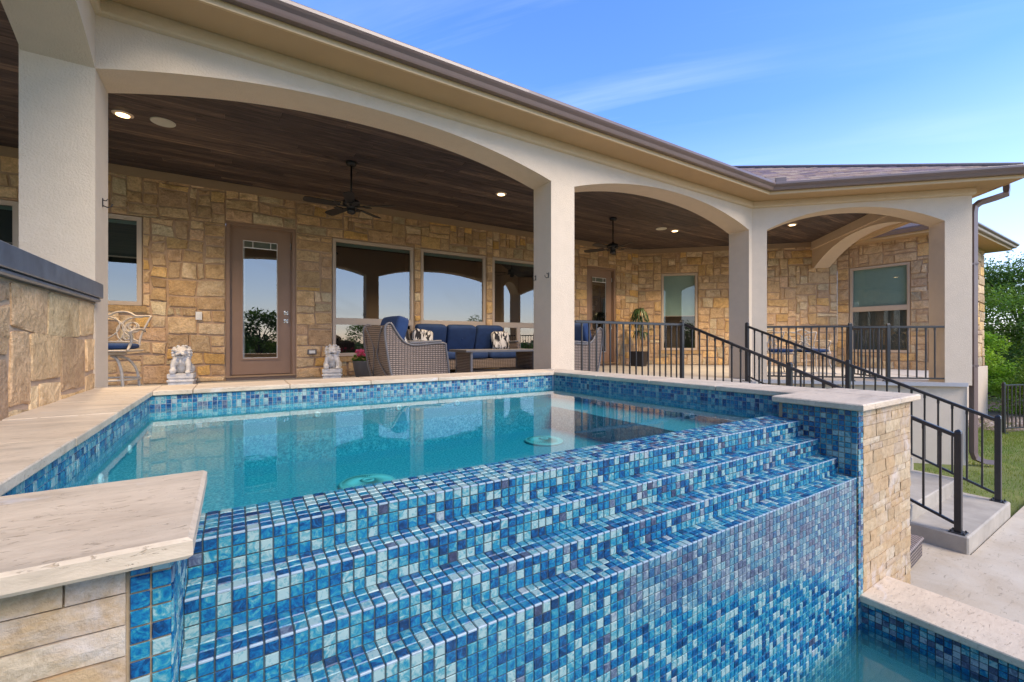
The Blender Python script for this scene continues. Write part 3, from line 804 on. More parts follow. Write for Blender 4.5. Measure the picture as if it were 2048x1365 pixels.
# downspout on the end column
g = MB(); dp = E4 + Vector((.05, .02)); eo = off_path(path, .44)
ds0 = E4 + Mv * .05 + D * .05
g.tube([(ds0.x + .32, ds0.y - .32 + .02, 2.45), (ds0.x + .32, ds0.y - .32 + .02, 2.36), (ds0.x + .30, ds0.y - .30, 2.29), (ds0.x + .20, ds0.y - .20, 2.24), (ds0.x + .06, ds0.y - .06, 2.18), (ds0.x + .01, ds0.y - .01, 2.12), (ds0.x, ds0.y, 2.02),
        (ds0.x, ds0.y, ZG + .18), (ds0.x + .02, ds0.y - .02, ZG + .1), (ds0.x + .10, ds0.y - .10, ZG + .05), (ds0.x + .2, ds0.y - .2, ZG + .04)], .036, square=True)
dso = hpart('downspout', g, GUTTER)
for z in (1.2, -.4):
    g = MB(); g.box(-.042, -.042, z, .042, .042, z + .03, M=Matrix.Translation((ds0.x, ds0.y, 0)) @ Matrix.Rotation(rad(45), 4, 'Z')); sub('strap', g, GUTTER, dso)

# windows and doors
def frame4(g, u0, u1, z0, z1, w, h0, h1, fr):
    board(*fr, u0, u1, z0, z0 + w, h0, h1, g); board(*fr, u0, u1, z1 - w, z1, h0, h1, g)
    board(*fr, u0, u0 + w, z0 + w, z1 - w, h0, h1, g); board(*fr, u1 - w, u1, z0 + w, z1 - w, h0, h1, g)
    return g
def window(fr, u0, u1, z0, z1, rail=None, shade_to=None, shade_mat=None, vm=None, header=True, lower_shade=None, glass=None):
    g = frame4(MB(), u0, u1, z0, z1, .045, -.09, -.01, fr)
    if rail: board(*fr, u0 + .045, u1 - .045, rail - .045, rail + .045, -.09, -.016, g)
    if vm: board(*fr, vm - .03, vm + .03, z0 + .045, rail - .045, -.09, -.016, g)
    w = hpart('window', g, WFRAME)
    spans = [(z0 + .045, z1 - .045)] if not rail else [(z0 + .045, rail - .045), (rail + .045, z1 - .045)]
    for i, (a, b) in enumerate(spans):
        us = [(u0 + .045, u1 - .045)] if not (vm and i == 0) else [(u0 + .045, vm - .03), (vm + .03, u1 - .045)]
        for (p, q) in us:
            gg = MB(); O, U, Nn = (Vector(t) for t in fr)
            c_ = [O + U * p + Nn * -.05, O + U * q + Nn * -.05]
            gg.add([(c_[0].x, c_[0].y, a), (c_[1].x, c_[1].y, a), (c_[1].x, c_[1].y, b), (c_[0].x, c_[0].y, b)], [(0, 1, 2, 3)])
            sub('pane', gg, glass or GLASS, w)
            gg2 = frame4(MB(), p, q, a, b, .016, -.075, -.022, fr); sub('sash', gg2, WFRAME, w)
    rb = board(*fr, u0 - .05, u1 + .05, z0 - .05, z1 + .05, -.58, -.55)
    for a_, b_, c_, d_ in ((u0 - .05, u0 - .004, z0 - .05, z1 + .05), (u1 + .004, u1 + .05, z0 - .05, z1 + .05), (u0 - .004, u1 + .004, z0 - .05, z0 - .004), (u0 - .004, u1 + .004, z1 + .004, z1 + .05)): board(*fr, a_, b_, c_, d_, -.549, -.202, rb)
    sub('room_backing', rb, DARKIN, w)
    if shade_to is not None:
        sub('roller_shade', board(*fr, u0 + .03, u1 - .03, shade_to, z1 - .03, -.105, -.10), shade_mat or SHADE, w)
        sub('shade_hem', board(*fr, u0 + .03, u1 - .03, shade_to - .02, shade_to, -.11, -.098), WFRAME, w)
    if lower_shade: sub('screen', board(*fr, u0 + .03, u1 - .03, z0 + .03, lower_shade, -.098, -.093), SHADED, w)
    if header: sub('shade_roll', board(*fr, u0 + .04, u1 - .04, z1 - .11, z1 - .06, -.135, -.09), SHADE, w)
    return w
FRB = ((-5, 8.6), (1, 0), (0, -1)); FRA = ((9.72, 8.6), (K, -K), (-K, -K)); FRR = ((13.25, 5.07), (0, -1), (-1, 0))
window(FRB, U0(-3.74), U0(-2.47), .51, 1.895, shade_to=1.35, shade_mat=SHADED)
window(FRB, U0(-2.14), U0(-1.18), .54, 1.88, rail=None, shade_to=1.28, shade_mat=SHADED)
for a, b, vm in ((1.54, 3.09, None), (3.25, 4.77, None), (4.95, 6.47, 5.66)):
    window(FRB, U0(a), U0(b), -.28, 1.91, rail=.375, vm=U0(vm) if vm else None)
window(FRA, .64, 1.59, -.25, 1.90, shade_to=.72, shade_mat=SHADE, header=False, glass=GLASSC)
window(FRR, .27, 1.45, -.27, 1.85, rail=.80, shade_to=-.2, shade_mat=SHADE, header=False, lower_shade=.76, glass=GLASSC)
# sills of cut stone
for fr, a, b, z in ((FRB, U0(-2.2), U0(-1.12), .54), (FRB, U0(1.5), U0(3.12), -.28), (FRB, U0(3.22), U0(4.80), -.28), (FRB, U0(4.92), U0(6.5), -.28), (FRA, .6, 1.63, -.25)):
    g = board(*fr, a, b, z - .10, z - .008, -.1, .045)
    for i in range(len(g.c)): g.c[i] = (.46, .31, .15)
    hpart('sill', g, STONE)
def door(x0):
    fr = FRB; a = U0(x0)
    g = MB()
    frame4(g, a + .004, a + 1.042, ZF + .0, 1.98, .055, -.16, -.012, fr)
    frame4(g, a + .055, a + .985, ZF + .06, 1.925, .02, -.16, -.06, fr)
    d = hpart('door', g, DOORP)
    sub('threshold', board(*fr, a, a + 1.046, ZF + .055, ZF + .075, -.16, .03), TRIM, d)
    l0, l1, zb, zt = a + .065, a + .962, ZF + .09, 1.905; g0, g1, gz0, gz1 = a + .235, a + .77, -.30, 1.72
    g = MB(); board(*fr, l0, g0, zb, zt, -.125, -.08, g); board(*fr, g1, l1, zb, zt, -.125, -.08, g); board(*fr, g0, g1, zb, gz0, -.125, -.08, g); board(*fr, g0, g1, gz1, zt, -.125, -.08, g)
    sub('door_leaf', g, DOORP, d)
    sub('lite_moulding', frame4(MB(), g0 - .02, g1 + .02, gz0 - .02, gz1 + .02, .03, -.08, -.065, fr), DOORP, d)
    gg = MB(); x_, y_ = -5, 8.6 + .095
    gg.add([(x_ + g0, y_, gz0), (x_ + g1, y_, gz0), (x_ + g1, y_, gz1), (x_ + g0, y_, gz1)], [(0, 1, 2, 3)]); sub('pane', gg, GLASS, d)
    gg = frame4(MB(), g0 + .005, g1 - .005, gz0 + .005, gz1 - .005, .014, -.094, -.082, fr); board(*fr, g0 + .019, g0 + .04, gz0 + .02, gz1 - .02, -.118, -.101, gg)
    board(*fr, g0 + .02, g1 - .02, gz1 - .135, gz1 - .12, -.094, -.084, gg)
    for t in (.28, .78): board(*fr, g0 + (g1 - g0) * t, g0 + (g1 - g0) * t + .012, gz1 - .12, gz1 - .02, -.094, -.084, gg)
    sub('blind', gg, WHITE, d)
    sub('blind_slats', board(*fr, g0 + .02, g1 - .02, gz1 - .12, gz1 - .02, -.13, -.12), SHADE, d)
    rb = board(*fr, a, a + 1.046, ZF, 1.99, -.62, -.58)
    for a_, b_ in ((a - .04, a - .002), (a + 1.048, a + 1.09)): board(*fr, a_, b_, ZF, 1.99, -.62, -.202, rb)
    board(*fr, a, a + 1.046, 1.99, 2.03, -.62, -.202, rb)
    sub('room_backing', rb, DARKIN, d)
    for z in (.355, .50):
        gg = MB(); board(*fr, l1 - .10, l1 - .035, z - .032, z + .032, -.079, -.072, gg)
        gg.lathe([(.012, 0), (.012, .03), (.026, .035), (.028, .06), (.02, .07)], 14, M=Matrix.Translation((x_ + l1 - .068, 8.6 + .072, z)) @ Matrix.Rotation(rad(90), 4, 'X'))
        sub('door_knob' if z < .4 else 'deadbolt', gg, CHROME, d)
    for z in (1.6,):
        sub('door_sensor', board(*fr, l1 + .0, l1 + .02, z + .02, z + .13, -.079, -.06), WHITE, d)
    return d
door(-.118); door(7.785)

# ------------------------------------------------------------------ granite bar counter
ct = thing('bar_counter', 'thick dark blue grey granite counter on the stone bar wall', 'counter', (-1.1, 2.4, .27), world_children=True)
g = MB(); g.box(-1.55, .64, .298, -.775, 4.14, .40, b=.004); obj('slab', g, GRANITE, ct)
g = MB(); g.box(-1.5, .66, .271, -.785, 4.13, .2975, b=.008); obj('edge_build_up', g, GRANITE, ct)

# ------------------------------------------------------------------ spa
spa = thing('spa', 'raised spa of blue glass mosaic with stepped spillway and travertine coping', 'spa', (1.3, 2.3, ZD), world_children=True)
PT = .0285; GAP = .0026
tiles = []     # (area, v, f, c, owner)
RT = random.Random(21)
def tile_c(pur=.0):
    k = RT.random()
    b = RT.choice((.10, .24, .34, .42, .47, .51, .57, .66, .80, .92, 1.02)) + (RT.random() - .5) * .08
    return (b, RT.random(), 1. if RT.random() < pur else 0.)
def tile_plane(org, U, V, nrm, nu, nv, owner, purf=None, skip=None, h=.0026, b=.0016):
    org = Vector(org); U = Vector(U); V = Vector(V); nrm = Vector(nrm)
    for i in range(nu):
        for j in range(nv):
            if skip and skip(i, j): continue
            a = i * PT + GAP / 2; c = (i + 1) * PT - GAP / 2; d = j * PT + GAP / 2; e = (j + 1) * PT - GAP / 2
            tl = (RT.random() - .5) * .0009; tm = (RT.random() - .5) * .0009
            v = [org + U * a + V * d, org + U * c + V * d, org + U * c + V * e, org + U * a + V * e]
            v += [org + U * (a + b) + V * (d + b) + nrm * (h + tl + tm), org + U * (c - b) + V * (d + b) + nrm * (h - tl + tm), org + U * (c - b) + V * (e - b) + nrm * (h - tl - tm), org + U * (a + b) + V * (e - b) + nrm * (h + tl - tm)]
            tiles.append((area_px(v[:4]), [tuple(q) for q in v], [(4, 5, 6, 7), (0, 1, 5, 4), (1, 2, 6, 5), (2, 3, 7, 6), (3, 0, 4, 7)], tile_c(purf(i, j) if purf else .04), owner))
# profile of the spillway in (y,z)
prof = [(1.43, -.48), (1.395, -.449), (1.227, -.455), (1.227, -.541), (1.138, -.543), (1.138, -.627), (1.049, -.629), (1.049, -.711), (.962, -.713), (.962, -1.86)]
def fillet(pts, r):
    out = [Vector(pts[0])]
    for i in range(1, len(pts) - 1):
        p = Vector(pts[i]); a = Vector(pts[i - 1]) - p; b = Vector(pts[i + 1]) - p; rr = min(r, a.length * .4, b.length * .4)
        A = p + a.normalized() * rr; Bq = p + b.normalized() * rr
        for t in (0, .25, .5, .75, 1): out.append(A * (1 - t) ** 2 + p * 2 * t * (1 - t) + Bq * t * t)
    out.append(Vector(pts[-1])); return out
pf = fillet(prof, .0025); cum = [0]
for a, b in zip(pf[:-1], pf[1:]): cum.append(cum[-1] + (b - a).length)
def at_s(s_):
    s_ = max(0, min(s_, cum[-1] - 1e-6)); i = 0
    while cum[i + 1] < s_: i += 1
    t = (s_ - cum[i]) / (cum[i + 1] - cum[i]); d = (pf[i + 1] - pf[i]).normalized(); return pf[i].lerp(pf[i + 1], t), Vector((d.y, -d.x))
XR = 2.732; XL = XR - 99 * PT
g = MB(); v = []; f = []
for p in pf: v += [(XL - .02, p.x, p.y), (XR + .02, p.x, p.y)]
for i in range(len(pf) - 1): f.append((2 * i, 2 * i + 1, 2 * i + 3, 2 * i + 2))
n0 = len(v); g.add(v, f)
g.box(XL - .02, 1.0, -1.9, XR + .02, 1.40, -.72); g.box(XL - .02, 1.155, -.9, XR + .02, 1.40, -.56)
spill = obj('spillway', g, GROUT, spa)
pitch = PT
ns = int(cum[-1] / pitch); nx = 99
# tile tone drifts to violet grey where minerals stain the dry upper right part
corner_s = [0.]      # lengths along the filleted path where the straight runs meet
for q in prof[1:-1]: corner_s.append(min(range(len(pf)), key=lambda i: (pf[i] - Vector(q)).length)); corner_s[-1] = cum[corner_s[-1]]
corner_s.append(cum[-1]); rows_s = []
for a, b in zip(corner_s[:-1], corner_s[1:]):
    m_ = max(1, round((b - a) / PT)); rows_s += [(a + (b - a) * k / m_, a + (b - a) * (k + 1) / m_) for k in range(m_)]
for (sa_, sb_) in rows_s:
    s0, s1 = sa_ + GAP / 2, sb_ - GAP / 2
    k0 = [s0, s0 + .0016]; mids = [c for c in cum if s0 + .002 < c < s1 - .002]; ss = [s0 + .0016] + mids + [s1 - .0016]
    A = [at_s(s_) for s_ in ss]; e0_, e1_ = at_s(s0), at_s(s1)
    for i in range(nx):
        x0 = XL + i * PT + GAP / 2; x1 = XL + (i + 1) * PT - GAP / 2
        h = .0026 + (RT.random() - .5) * .0006; v = []; f = []; b = .0016
        for (p, nn) in A: v += [(x0 + b, p.x + nn.x * h, p.y + nn.y * h), (x1 - b, p.x + nn.x * h, p.y + nn.y * h)]
        m = len(A); f = [(2 * k, 2 * k + 1, 2 * k + 3, 2 * k + 2) for k in range(m - 1)]
        o_ = len(v); v += [(x0, e0_[0].x, e0_[0].y), (x1, e0_[0].x, e0_[0].y), (x1, e1_[0].x, e1_[0].y), (x0, e1_[0].x, e1_[0].y)]
        f += [(o_, o_ + 1, 1, 0), (2 * m - 2, 2 * m - 1, o_ + 2, o_ + 3), (o_ + 3, o_) + tuple(2 * k for k in range(m)), (o_ + 1, o_ + 2) + tuple(2 * k + 1 for k in reversed(range(m)))]
        pm = at_s((s0 + s1) / 2)[0]
        low = pm.y < -.72
        pp = .03
        if low:
            edge = -.78 - .36 * max(0, (x0 - .5) / 2.2) + .05 * mnoise.noise((x0 * 3, 0, 0))
            pp = .45 * max(0, min(1, (x0 - .2) / 1.4)) if pm.y > edge else .02
        elif x0 > 1.2: pp = .14
        tc_ = tile_c(pp)
        if low and pm.y > -.80 - .36 * max(0, (x0 - .5) / 2.2) and x0 > 1.: tc_ = (tc_[0] * .55 + .32, tc_[1], max(tc_[2], .45))
        tiles.append((area_px([(x0, pm.x, pm.y - .01), (x1, pm.x, pm.y - .01), (x1, pm.x + .004, pm.y + .01), (x0, pm.x + .004, pm.y + .01)]) * 1.4, v, f, tc_, spill))
NOSE_HILITE = simple('pale_nose_highlight', (.36, .46, .52), .35, .3, 30)
for (ny, nz_c) in ((1.227, -.455), (1.138, -.543), (1.049, -.629), (.962, -.713)):  # pale strips paint in the highlight along each step's nose edge
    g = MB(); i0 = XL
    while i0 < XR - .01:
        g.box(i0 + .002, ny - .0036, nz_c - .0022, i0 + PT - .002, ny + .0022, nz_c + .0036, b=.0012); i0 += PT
    obj('nose_highlight', g, NOSE_HILITE, spa, kind='stuff')
# shell: inner walls, bench and floor
SL, SB = -.472, 3.712
def XRT(y): return 2.895 + (SB - y) * .052     # inner face of the right side wall (slightly skewed)
g = MB()
zfl, zbn = -.80, -.60
inner = [(SL, 1.39), (XRT(1.34), 1.39), (XRT(SB), SB), (SL, SB)]
pit = [(.0, 1.52), (2.48, 1.52), (2.48, 3.22), (.0, 3.22)]
g.add([(*p, zfl) for p in pit], [(0, 1, 2, 3)])
g.add([(*p, zfl) for p in pit] + [(*p, zbn) for p in pit], [(i, (i + 1) % 4, 4 + (i + 1) % 4, 4 + i) for i in range(4)])
g.add([(*p, zbn) for p in pit] + [(*p, zbn) for p in inner], [(i, (i + 1) % 4, 4 + (i + 1) % 4, 4 + i) for i in range(4)])
g.add([(*p, zbn) for p in inner] + [(*p, ZC - .03) for p in inner], [(1, 2, 6, 5), (2, 3, 7, 6), (3, 0, 4, 7)])
g.add([(inner[0][0], 1.392, zbn), (inner[1][0], 1.392, zbn), (inner[1][0], 1.392, -.47), (inner[0][0], 1.392, -.47)], [(0, 1, 2, 3)])
shell = obj('shell', g, PLASTER, spa)
# backing of the side walls
g = MB(); g.prism([(-.82, 1.33), (SL - .004, 1.33), (SL - .004, SB + .004), (XRT(SB) + .004, SB + .004), (XRT(1.34) + .004, 1.34), (3.40, 1.34), (3.30, 4.10), (-.82, 4.10)], ZD - .2, ZC - .032)
obj('side_wall', g, FOUND, spa)
band = obj('waterline_band', MB().add([(SL + .0015, 1.36, ZC - .032), (SL + .0015, SB - .0015, ZC - .032), (SL + .0015, SB - .0015, ZC - .151), (SL + .0015, 1.36, ZC - .151)], [(3, 2, 1, 0)]).add(
    [(SL, SB - .0015, ZC - .032), (XRT(SB), SB - .0015, ZC - .032), (XRT(SB), SB - .0015, ZC - .151), (SL, SB - .0015, ZC - .151)], [(0, 1, 2, 3)]).add(
    [(XRT(SB) - .0015, SB, ZC - .032), (XRT(1.34) - .0015, 1.34, ZC - .032), (XRT(1.34) - .0015, 1.34, ZC - .151), (XRT(SB) - .0015, SB, ZC - .151)], [(0, 1, 2, 3)]), GROUTL, spa)
tile_plane((SL + .002, 1.36, ZC - .149), (0, 1, 0), (0, 0, 1), (1, 0, 0), 82, 4, band, lambda i, j: .02)
tile_plane((SL + .003, SB - .002, ZC - .149), (1, 0, 0), (0, 0, 1), (0, -1, 0), 117, 4, band, lambda i, j: .03)
sk = Vector((XRT(1.34) - XRT(SB), 1.34 - SB, 0)); sl_ = sk.length; sk.normalize()
tile_plane((XRT(SB) - .002, SB - .003, ZC - .149), sk, (0, 0, 1), (-sk.y * -1, 0, 0) if False else (sk.y, -sk.x, 0), int(sl_ / PT), 4, band, lambda i, j: .02)
# drains, jets
def drain(x, y):
    g = MB(); g.lathe([(.155, 0), (.155, .006), (.14, .013), (.10, .019), (.05, .022), (.001, .023)], 40, M=Matrix.Translation((x, y, zfl + .002)))
    d = obj('drain_cover', g, simple('drain_plastic', (.10, .27, .30), .5, .1), spa); 
    for k in range(44):
        a = 2 * PI * k / 44; gg = MB(); ca, sa = math.cos(a), math.sin(a)
        pts = [(x + ca * r, y + sa * r, zfl + .002 + zz2) for r, zz2 in ((.045, .0235), (.10, .0205), (.136, .0150))]
        rest_d.tube(pts, .0034, 4)
    gg = MB(); gg.lathe([(.034, 0), (.034, .006), (.022, .007), (.021, .0), (.001, 0)], 20, M=Matrix.Translation((x, y, zfl + .024))); sub('hub', gg, DRAINL, d)
    gg = MB(); gg.lathe([(.150, 0), (.153, .005), (.145, .012), (.142, .012)], 40, M=Matrix.Translation((x, y, zfl + .006))); sub('rim', gg, DRAINL, d)
    return d
DRAINL = simple('drain_pale', (.46, .60, .54), .5, .1)
for x, y in ((.63, 2.49), (2.08, 2.80)):
    rest_d = MB(); d = drain(x, y); sub('ribs', rest_d, DRAINL, d, kind='stuff')
for (x, y, z, ax) in ((SL, 2.0, -.575, 0), (SL, 2.45, -.575, 0), (SL, 3.05, -.575, 0), (1.2, SB, -.575, 1), (1.75, SB, -.575, 1), (.55, SB, -.575, 1), (XRT(2.9), 2.9, -.575, 2), (XRT(2.1), 2.1, -.575, 2), (.01, 1.62, -.74, 0)):
    g = MB(); rot = {0: Matrix.Rotation(rad(90), 4, 'Y'), 1: Matrix.Rotation(rad(90), 4, 'X'), 2: Matrix.Rotation(rad(-90), 4, 'Y')}[ax]
    g.lathe([(.026, 0), (.025, .007), (.018, .012), (.010, .013), (.008, .006)], 18, M=Matrix.Translation((x, y, z)) @ rot)
    obj('jet', g, WHITE, spa)
# copings
CT = .033; RC = random.Random(8)
def slab(pts, zt, mat, parent, name='coping_slab', t=CT, b=.004):
    n = len(pts); cx0 = sum(p[0] for p in pts) / n; cy0 = sum(p[1] for p in pts) / n
    def ins(p, k): dx, dy = cx0 - p[0], cy0 - p[1]; l = math.hypot(dx, dy); return (p[0] + dx / l * k * 1.4, p[1] + dy / l * k * 1.4)
    v = [(*ins(p, b), zt - t) for p in pts] + [(*p, zt - t + b) for p in pts] + [(*p, zt - b) for p in pts] + [(*ins(p, b), zt) for p in pts]
    f = [tuple(range(n))[::-1], tuple(range(3 * n, 4 * n))] + [(r * n + i, r * n + (i + 1) % n, (r + 1) * n + (i + 1) % n, (r + 1) * n + i) for r in range(3) for i in range(n)]
    g = MB(); g.add(v, f); return obj(name, g, mat, parent)
J = .0025
xs = [-.452, -.237, .357, .96, 1.56, 2.16, 2.88]
for a, b in zip(xs[:-1], xs[1:]):
    slab([(a + J, 3.690), (b - J, 3.690), (b - J + (.34 if b > 2.8 else 0), 4.125), (a + J, 4.125)], ZC + RC.uniform(-.001, .001), TRAV, spa)
ys = [.9, 1.345, 2.05, 2.66, 3.25, 3.69, 4.148]
for a, b in zip(ys[1:-1], ys[2:]):
    if b > 4: slab([(-.822, a + J), (-.452 - J, a + J), (-.452 - J, b), (-.822, b)], ZC, TRAV, spa)
    else: slab([(-.822, a + J), (-.452, a + J), (-.452, b - J), (-.822, b - J)], ZC + RC.uniform(-.001, .001), TRAV, spa)
def XRC(y): return 2.872 + (3.69 - y) * .052
def XRO(y): return 3.24 + (4.125 - y) * .07
yr = [3.69, 3.08, 2.48, 1.9, 1.37]
for a, b in zip(yr[:-1], yr[1:]):
    ao = 4.125 if a == 3.69 else a - J
    slab([(XRC(b), b + J), (XRO(b), b + J), (XRO(a) if a < 3.6 else 3.24, ao), (XRC(a) + .004, a - J)], ZC + RC.uniform(-.001, .001), TRAVY, spa)
# water bodies
g = MB(); wp = [(SL - .03, 1.385), (XRT(1.35) + .03, 1.385), (XRT(SB) + .03, SB + .03), (SL - .03, SB + .03)]
g.prism(wp, -.95, ZW); struct('spa_water', g, WATER)

BRICKJ = simple('tan_joint', (.42, .32, .20), .9, .2, 12)
# piers at both ends of the spillway
def pier(label, x0, x1, cap, tile_side, tile_x, brick_x, yb, yf, zb, seed):
    p = thing('pier', label, 'pier', ((x0 + x1) / 2, (yb + yf) / 2, zb), world_children=True)
    g = MB(); g.box(x0 + .003, yf + .003, zb, x1 - .003, yb, ZC - .034, b=0); core = obj('core', g, BRICKJ, p)
    slab(cap, ZC + .004, TRAV, p, 'cap_slab', t=.036, b=.006)
    rs = random.Random(seed)
    # split face bricks on the front
    z = ZC - .036; k = 0
    while z > zb + .02:
        h = rs.choice((.052, .068, .075) if x1 < 1 else (.036, .052, .068, .068)); x = brick_x[0]; z2 = max(z - h, zb)
        if rs.random() < .3: x -= 0
        first = True
        while x < brick_x[1] - .01:
            w = rs.choice((.09, .13, .17, .22)) * (1.45 if x1 < 1 else 1.); xb = min(x + w, brick_x[1])
            if brick_x[1] - xb < .05: xb = brick_x[1]
            pr2 = .004 + rs.random() * .004; c = rs.choice([(.50, .36, .21), (.54, .41, .25), (.45, .32, .18), (.51, .35, .19), (.55, .44, .30), (.46, .345, .23)]); n = 4
            g = MB(); v = []; f = []; nx_, nz_ = 4, 2; j = .0015
            for b_ in range(nz_ + 1):
                for a_ in range(nx_ + 1):
                    edge = a_ in (0, nx_) or b_ in (0, nz_)
                    v.append((x + j + (xb - x - 2 * j) * a_ / nx_, yf - (pr2 * .75 if edge else pr2) - (rs.random() - .5) * .004, z2 + j + (z - z2 - 2 * j) * b_ / nz_))
            for b_ in range(nz_):
                for a_ in range(nx_):
                    q0 = b_ * (nx_ + 1) + a_; f.append((q0, q0 + 1, q0 + nx_ + 2, q0 + nx_ + 1))
            o_ = len(v); rim = [0, nx_, (nz_ + 1) * (nx_ + 1) - 1, nz_ * (nx_ + 1)]
            ring = list(range(0, nx_ + 1)) + [nx_ + (nx_ + 1) * r for r in range(1, nz_ + 1)] + [nz_ * (nx_ + 1) + a for a in range(nx_ - 1, -1, -1)] + [(nx_ + 1) * r for r in range(nz_ - 1, 0, -1)]
            for q in ring: v.append((v[q][0], yf + .004, v[q][2]))
            m = len(ring)
            for q in range(m): f.append((ring[(q + 1) % m], ring[q], o_ + q, o_ + (q + 1) % m))
            g.add(v, f, c); obj('brick', g, SPLIT, p); x = xb
        z = z2
    return p, core
nrow_p = int((1.9 + ZC - .036) / PT)
pl, core_l = pier('travertine-capped spa pier of cream split stone in the near left corner', -.92, XL, [(-.95, .893), (-.057, .893), (-.057, 1.343), (-.95, 1.343)], 1, None, (-.92, XL - 2 * PT - .003), 1.343, .955, ZD + .05, 3)
tile_plane((XL - 2 * PT - .0005, .953, ZC - .036 - PT * 50), (1, 0, 0), (0, 0, 1), (0, -1, 0), 2, 50, core_l, lambda i, j: .05)
tile_plane((XL - .002, .955, ZC - .036 - PT * 50), (0, 1, 0), (0, 0, 1), (1, 0, 0), 13, 50, core_l, lambda i, j: .05)
pr_o, core_r = pier('travertine-capped spa pier with stained split stone beside the stair railing', XR, 3.49, [(2.692, .916), (3.21, .916), (3.21, 1.363), (2.692, 1.363)], -1, None, (2.792, 3.49), 1.345, .955, ZD - .05, 6)
slab([(3.214, .916), (3.537, .916), (3.537, 1.363), (3.214, 1.363)], ZC + .004, TRAV, pr_o, 'cap_slab', t=.036, b=.006)
tile_plane((XR + .002, .953, ZC - .036 - PT * 50), (1, 0, 0), (0, 0, 1), (0, -1, 0), 2, 50, core_r, lambda i, j: .3)
tile_plane((XR + .001, .955, ZC - .036 - PT * 14), (0, 1, 0), (0, 0, 1), (-1, 0, 0), 13, 14, core_r, lambda i, j: .0)

# ------------------------------------------------------------------ lower pool
pool = thing('pool', 'lower pool with purple blue mosaic wall under travertine coping', 'pool', (0, -1.2, -3.2), world_children=True)
PX = 2.775; ZL = -1.32; PB = -3.3; PLX = -1.9
g = MB(); g.add([(PX, .962, -2.3), (PX, PB, -2.3), (PX, PB, ZL - .03), (PX, .962, ZL - .03)], [(3, 2, 1, 0)])
g.add([(PLX, .962, -2.3), (PLX, PB, -2.3), (PLX, PB, ZL - .03), (PLX, .962, ZL - .03)], [(0, 1, 2, 3)])
g.add([(PLX, PB, -2.3), (PX, PB, -2.3), (PX, PB, ZL - .03), (PLX, PB, ZL - .03)], [(0, 1, 2, 3)])
g.add([(PLX, .962, -2.3), (PX, .962, -2.3), (PX, PB, -2.3), (PLX, PB, -2.3)], [(3, 2, 1, 0)])
g.add([(PLX, .966, -2.3), (PX, .966, -2.3), (PX, .966, -1.8), (PLX, .966, -1.8)], [(0, 1, 2, 3)])
obj('basin', g, simple('teal_plaster', (.36, .66, .66), .8, .3, 5), pool)
g = MB(); g.box(PX + .003, PB - .3, ZD - .3, 3.088, .948, ZL - .034); g.box(PX - .0005, PB, ZL - .035 - PT * 8, PX + .0025, .95, ZL - .034)
pw_ = obj('pool_wall', g, GROUT, pool)
g = MB(); g.box(PLX - .35, PB - .35, -3.2, PLX - .004, .95, ZL - .034); g.box(PLX - .35, PB - .35, -3.2, PX, PB - .004, ZL - .034); obj('pool_wall', g, FOUND, pool)
tile_plane((PX - .001, .9515 - 97 * PT, ZL - .035 - PT * 8), (0, 1, 0), (0, 0, 1), (-1, 0, 0), 97, 8, pw_, lambda i, j: .55 if j > 2 else .05)
yy = [.955, .31, -.34, -.98, -1.62, -2.3, -3.0, -3.65]
for a, b in zip(yy[:-1], yy[1:]): slab([(PX - .025, b + .001), (3.105, b + .001), (3.105, a - .001), (PX - .025, a - .001)], ZL, TRAVY, pool, b=.005, t=.036)
slab([(PLX - .37, PB - .37), (PLX + .02, PB - .37), (PLX + .02, .95), (PLX - .37, .95)], ZL, TRAVY, pool)
slab([(PLX + .024, PB - .37), (PX - .03, PB - .37), (PX - .03, PB + .02), (PLX + .024, PB + .02)], ZL, TRAV, pool)
g = MB(); g.box(PLX - .1, PB - .1, -3.15, PX + .05, .975, -1.478); struct('pool_water', g, WATER2)

# place the tiles: the 300 largest on each thing as parts, the rest joined
byo = {}
for t_ in sorted(tiles, key=lambda q: -q[0]):
    byo.setdefault(t_[4].name, []).append(t_)
cnt = {}
for nm, lst in byo.items():
    g = MB(); root = lst[0][4].parent.name
    for t_ in lst:
        k = cnt.get(root, 0)
        if k < 290 and t_[0] > 60 and nm != band.name:
            cnt[root] = k + 1; gg = MB(); gg.add(t_[1], t_[2], t_[3]); sub('tile', gg, TILE, t_[4])
        else: g.add(t_[1], t_[2], t_[3])
    if g.v: sub('tiles', g, TILE, lst[0][4], kind='stuff')

# ------------------------------------------------------------------ concrete steps
st = thing('concrete_steps', 'pale concrete steps with broad landing between two black handrails', 'steps', (6.35, 1.3, ZD), world_children=True)
SX0, SX1 = 5.55, 7.13; n_st = 7; rise = (ZF - ZD) / 8.; y0 = 1.11
g = MB(); g.box(SX0 - .02, y0, ZD - .1, SX1 + .02, y0 + .46, ZD + rise, b=.012); obj('landing', g, CONCS, st)
for i in range(1, 7):
    g = MB(); ya = y0 + .40 * i - .02; g.box(SX0, ya + .02, ZD - .1, SX1, ya + .47, ZD + rise * (i + 1), b=.01); obj('step', g, CONCS, st)

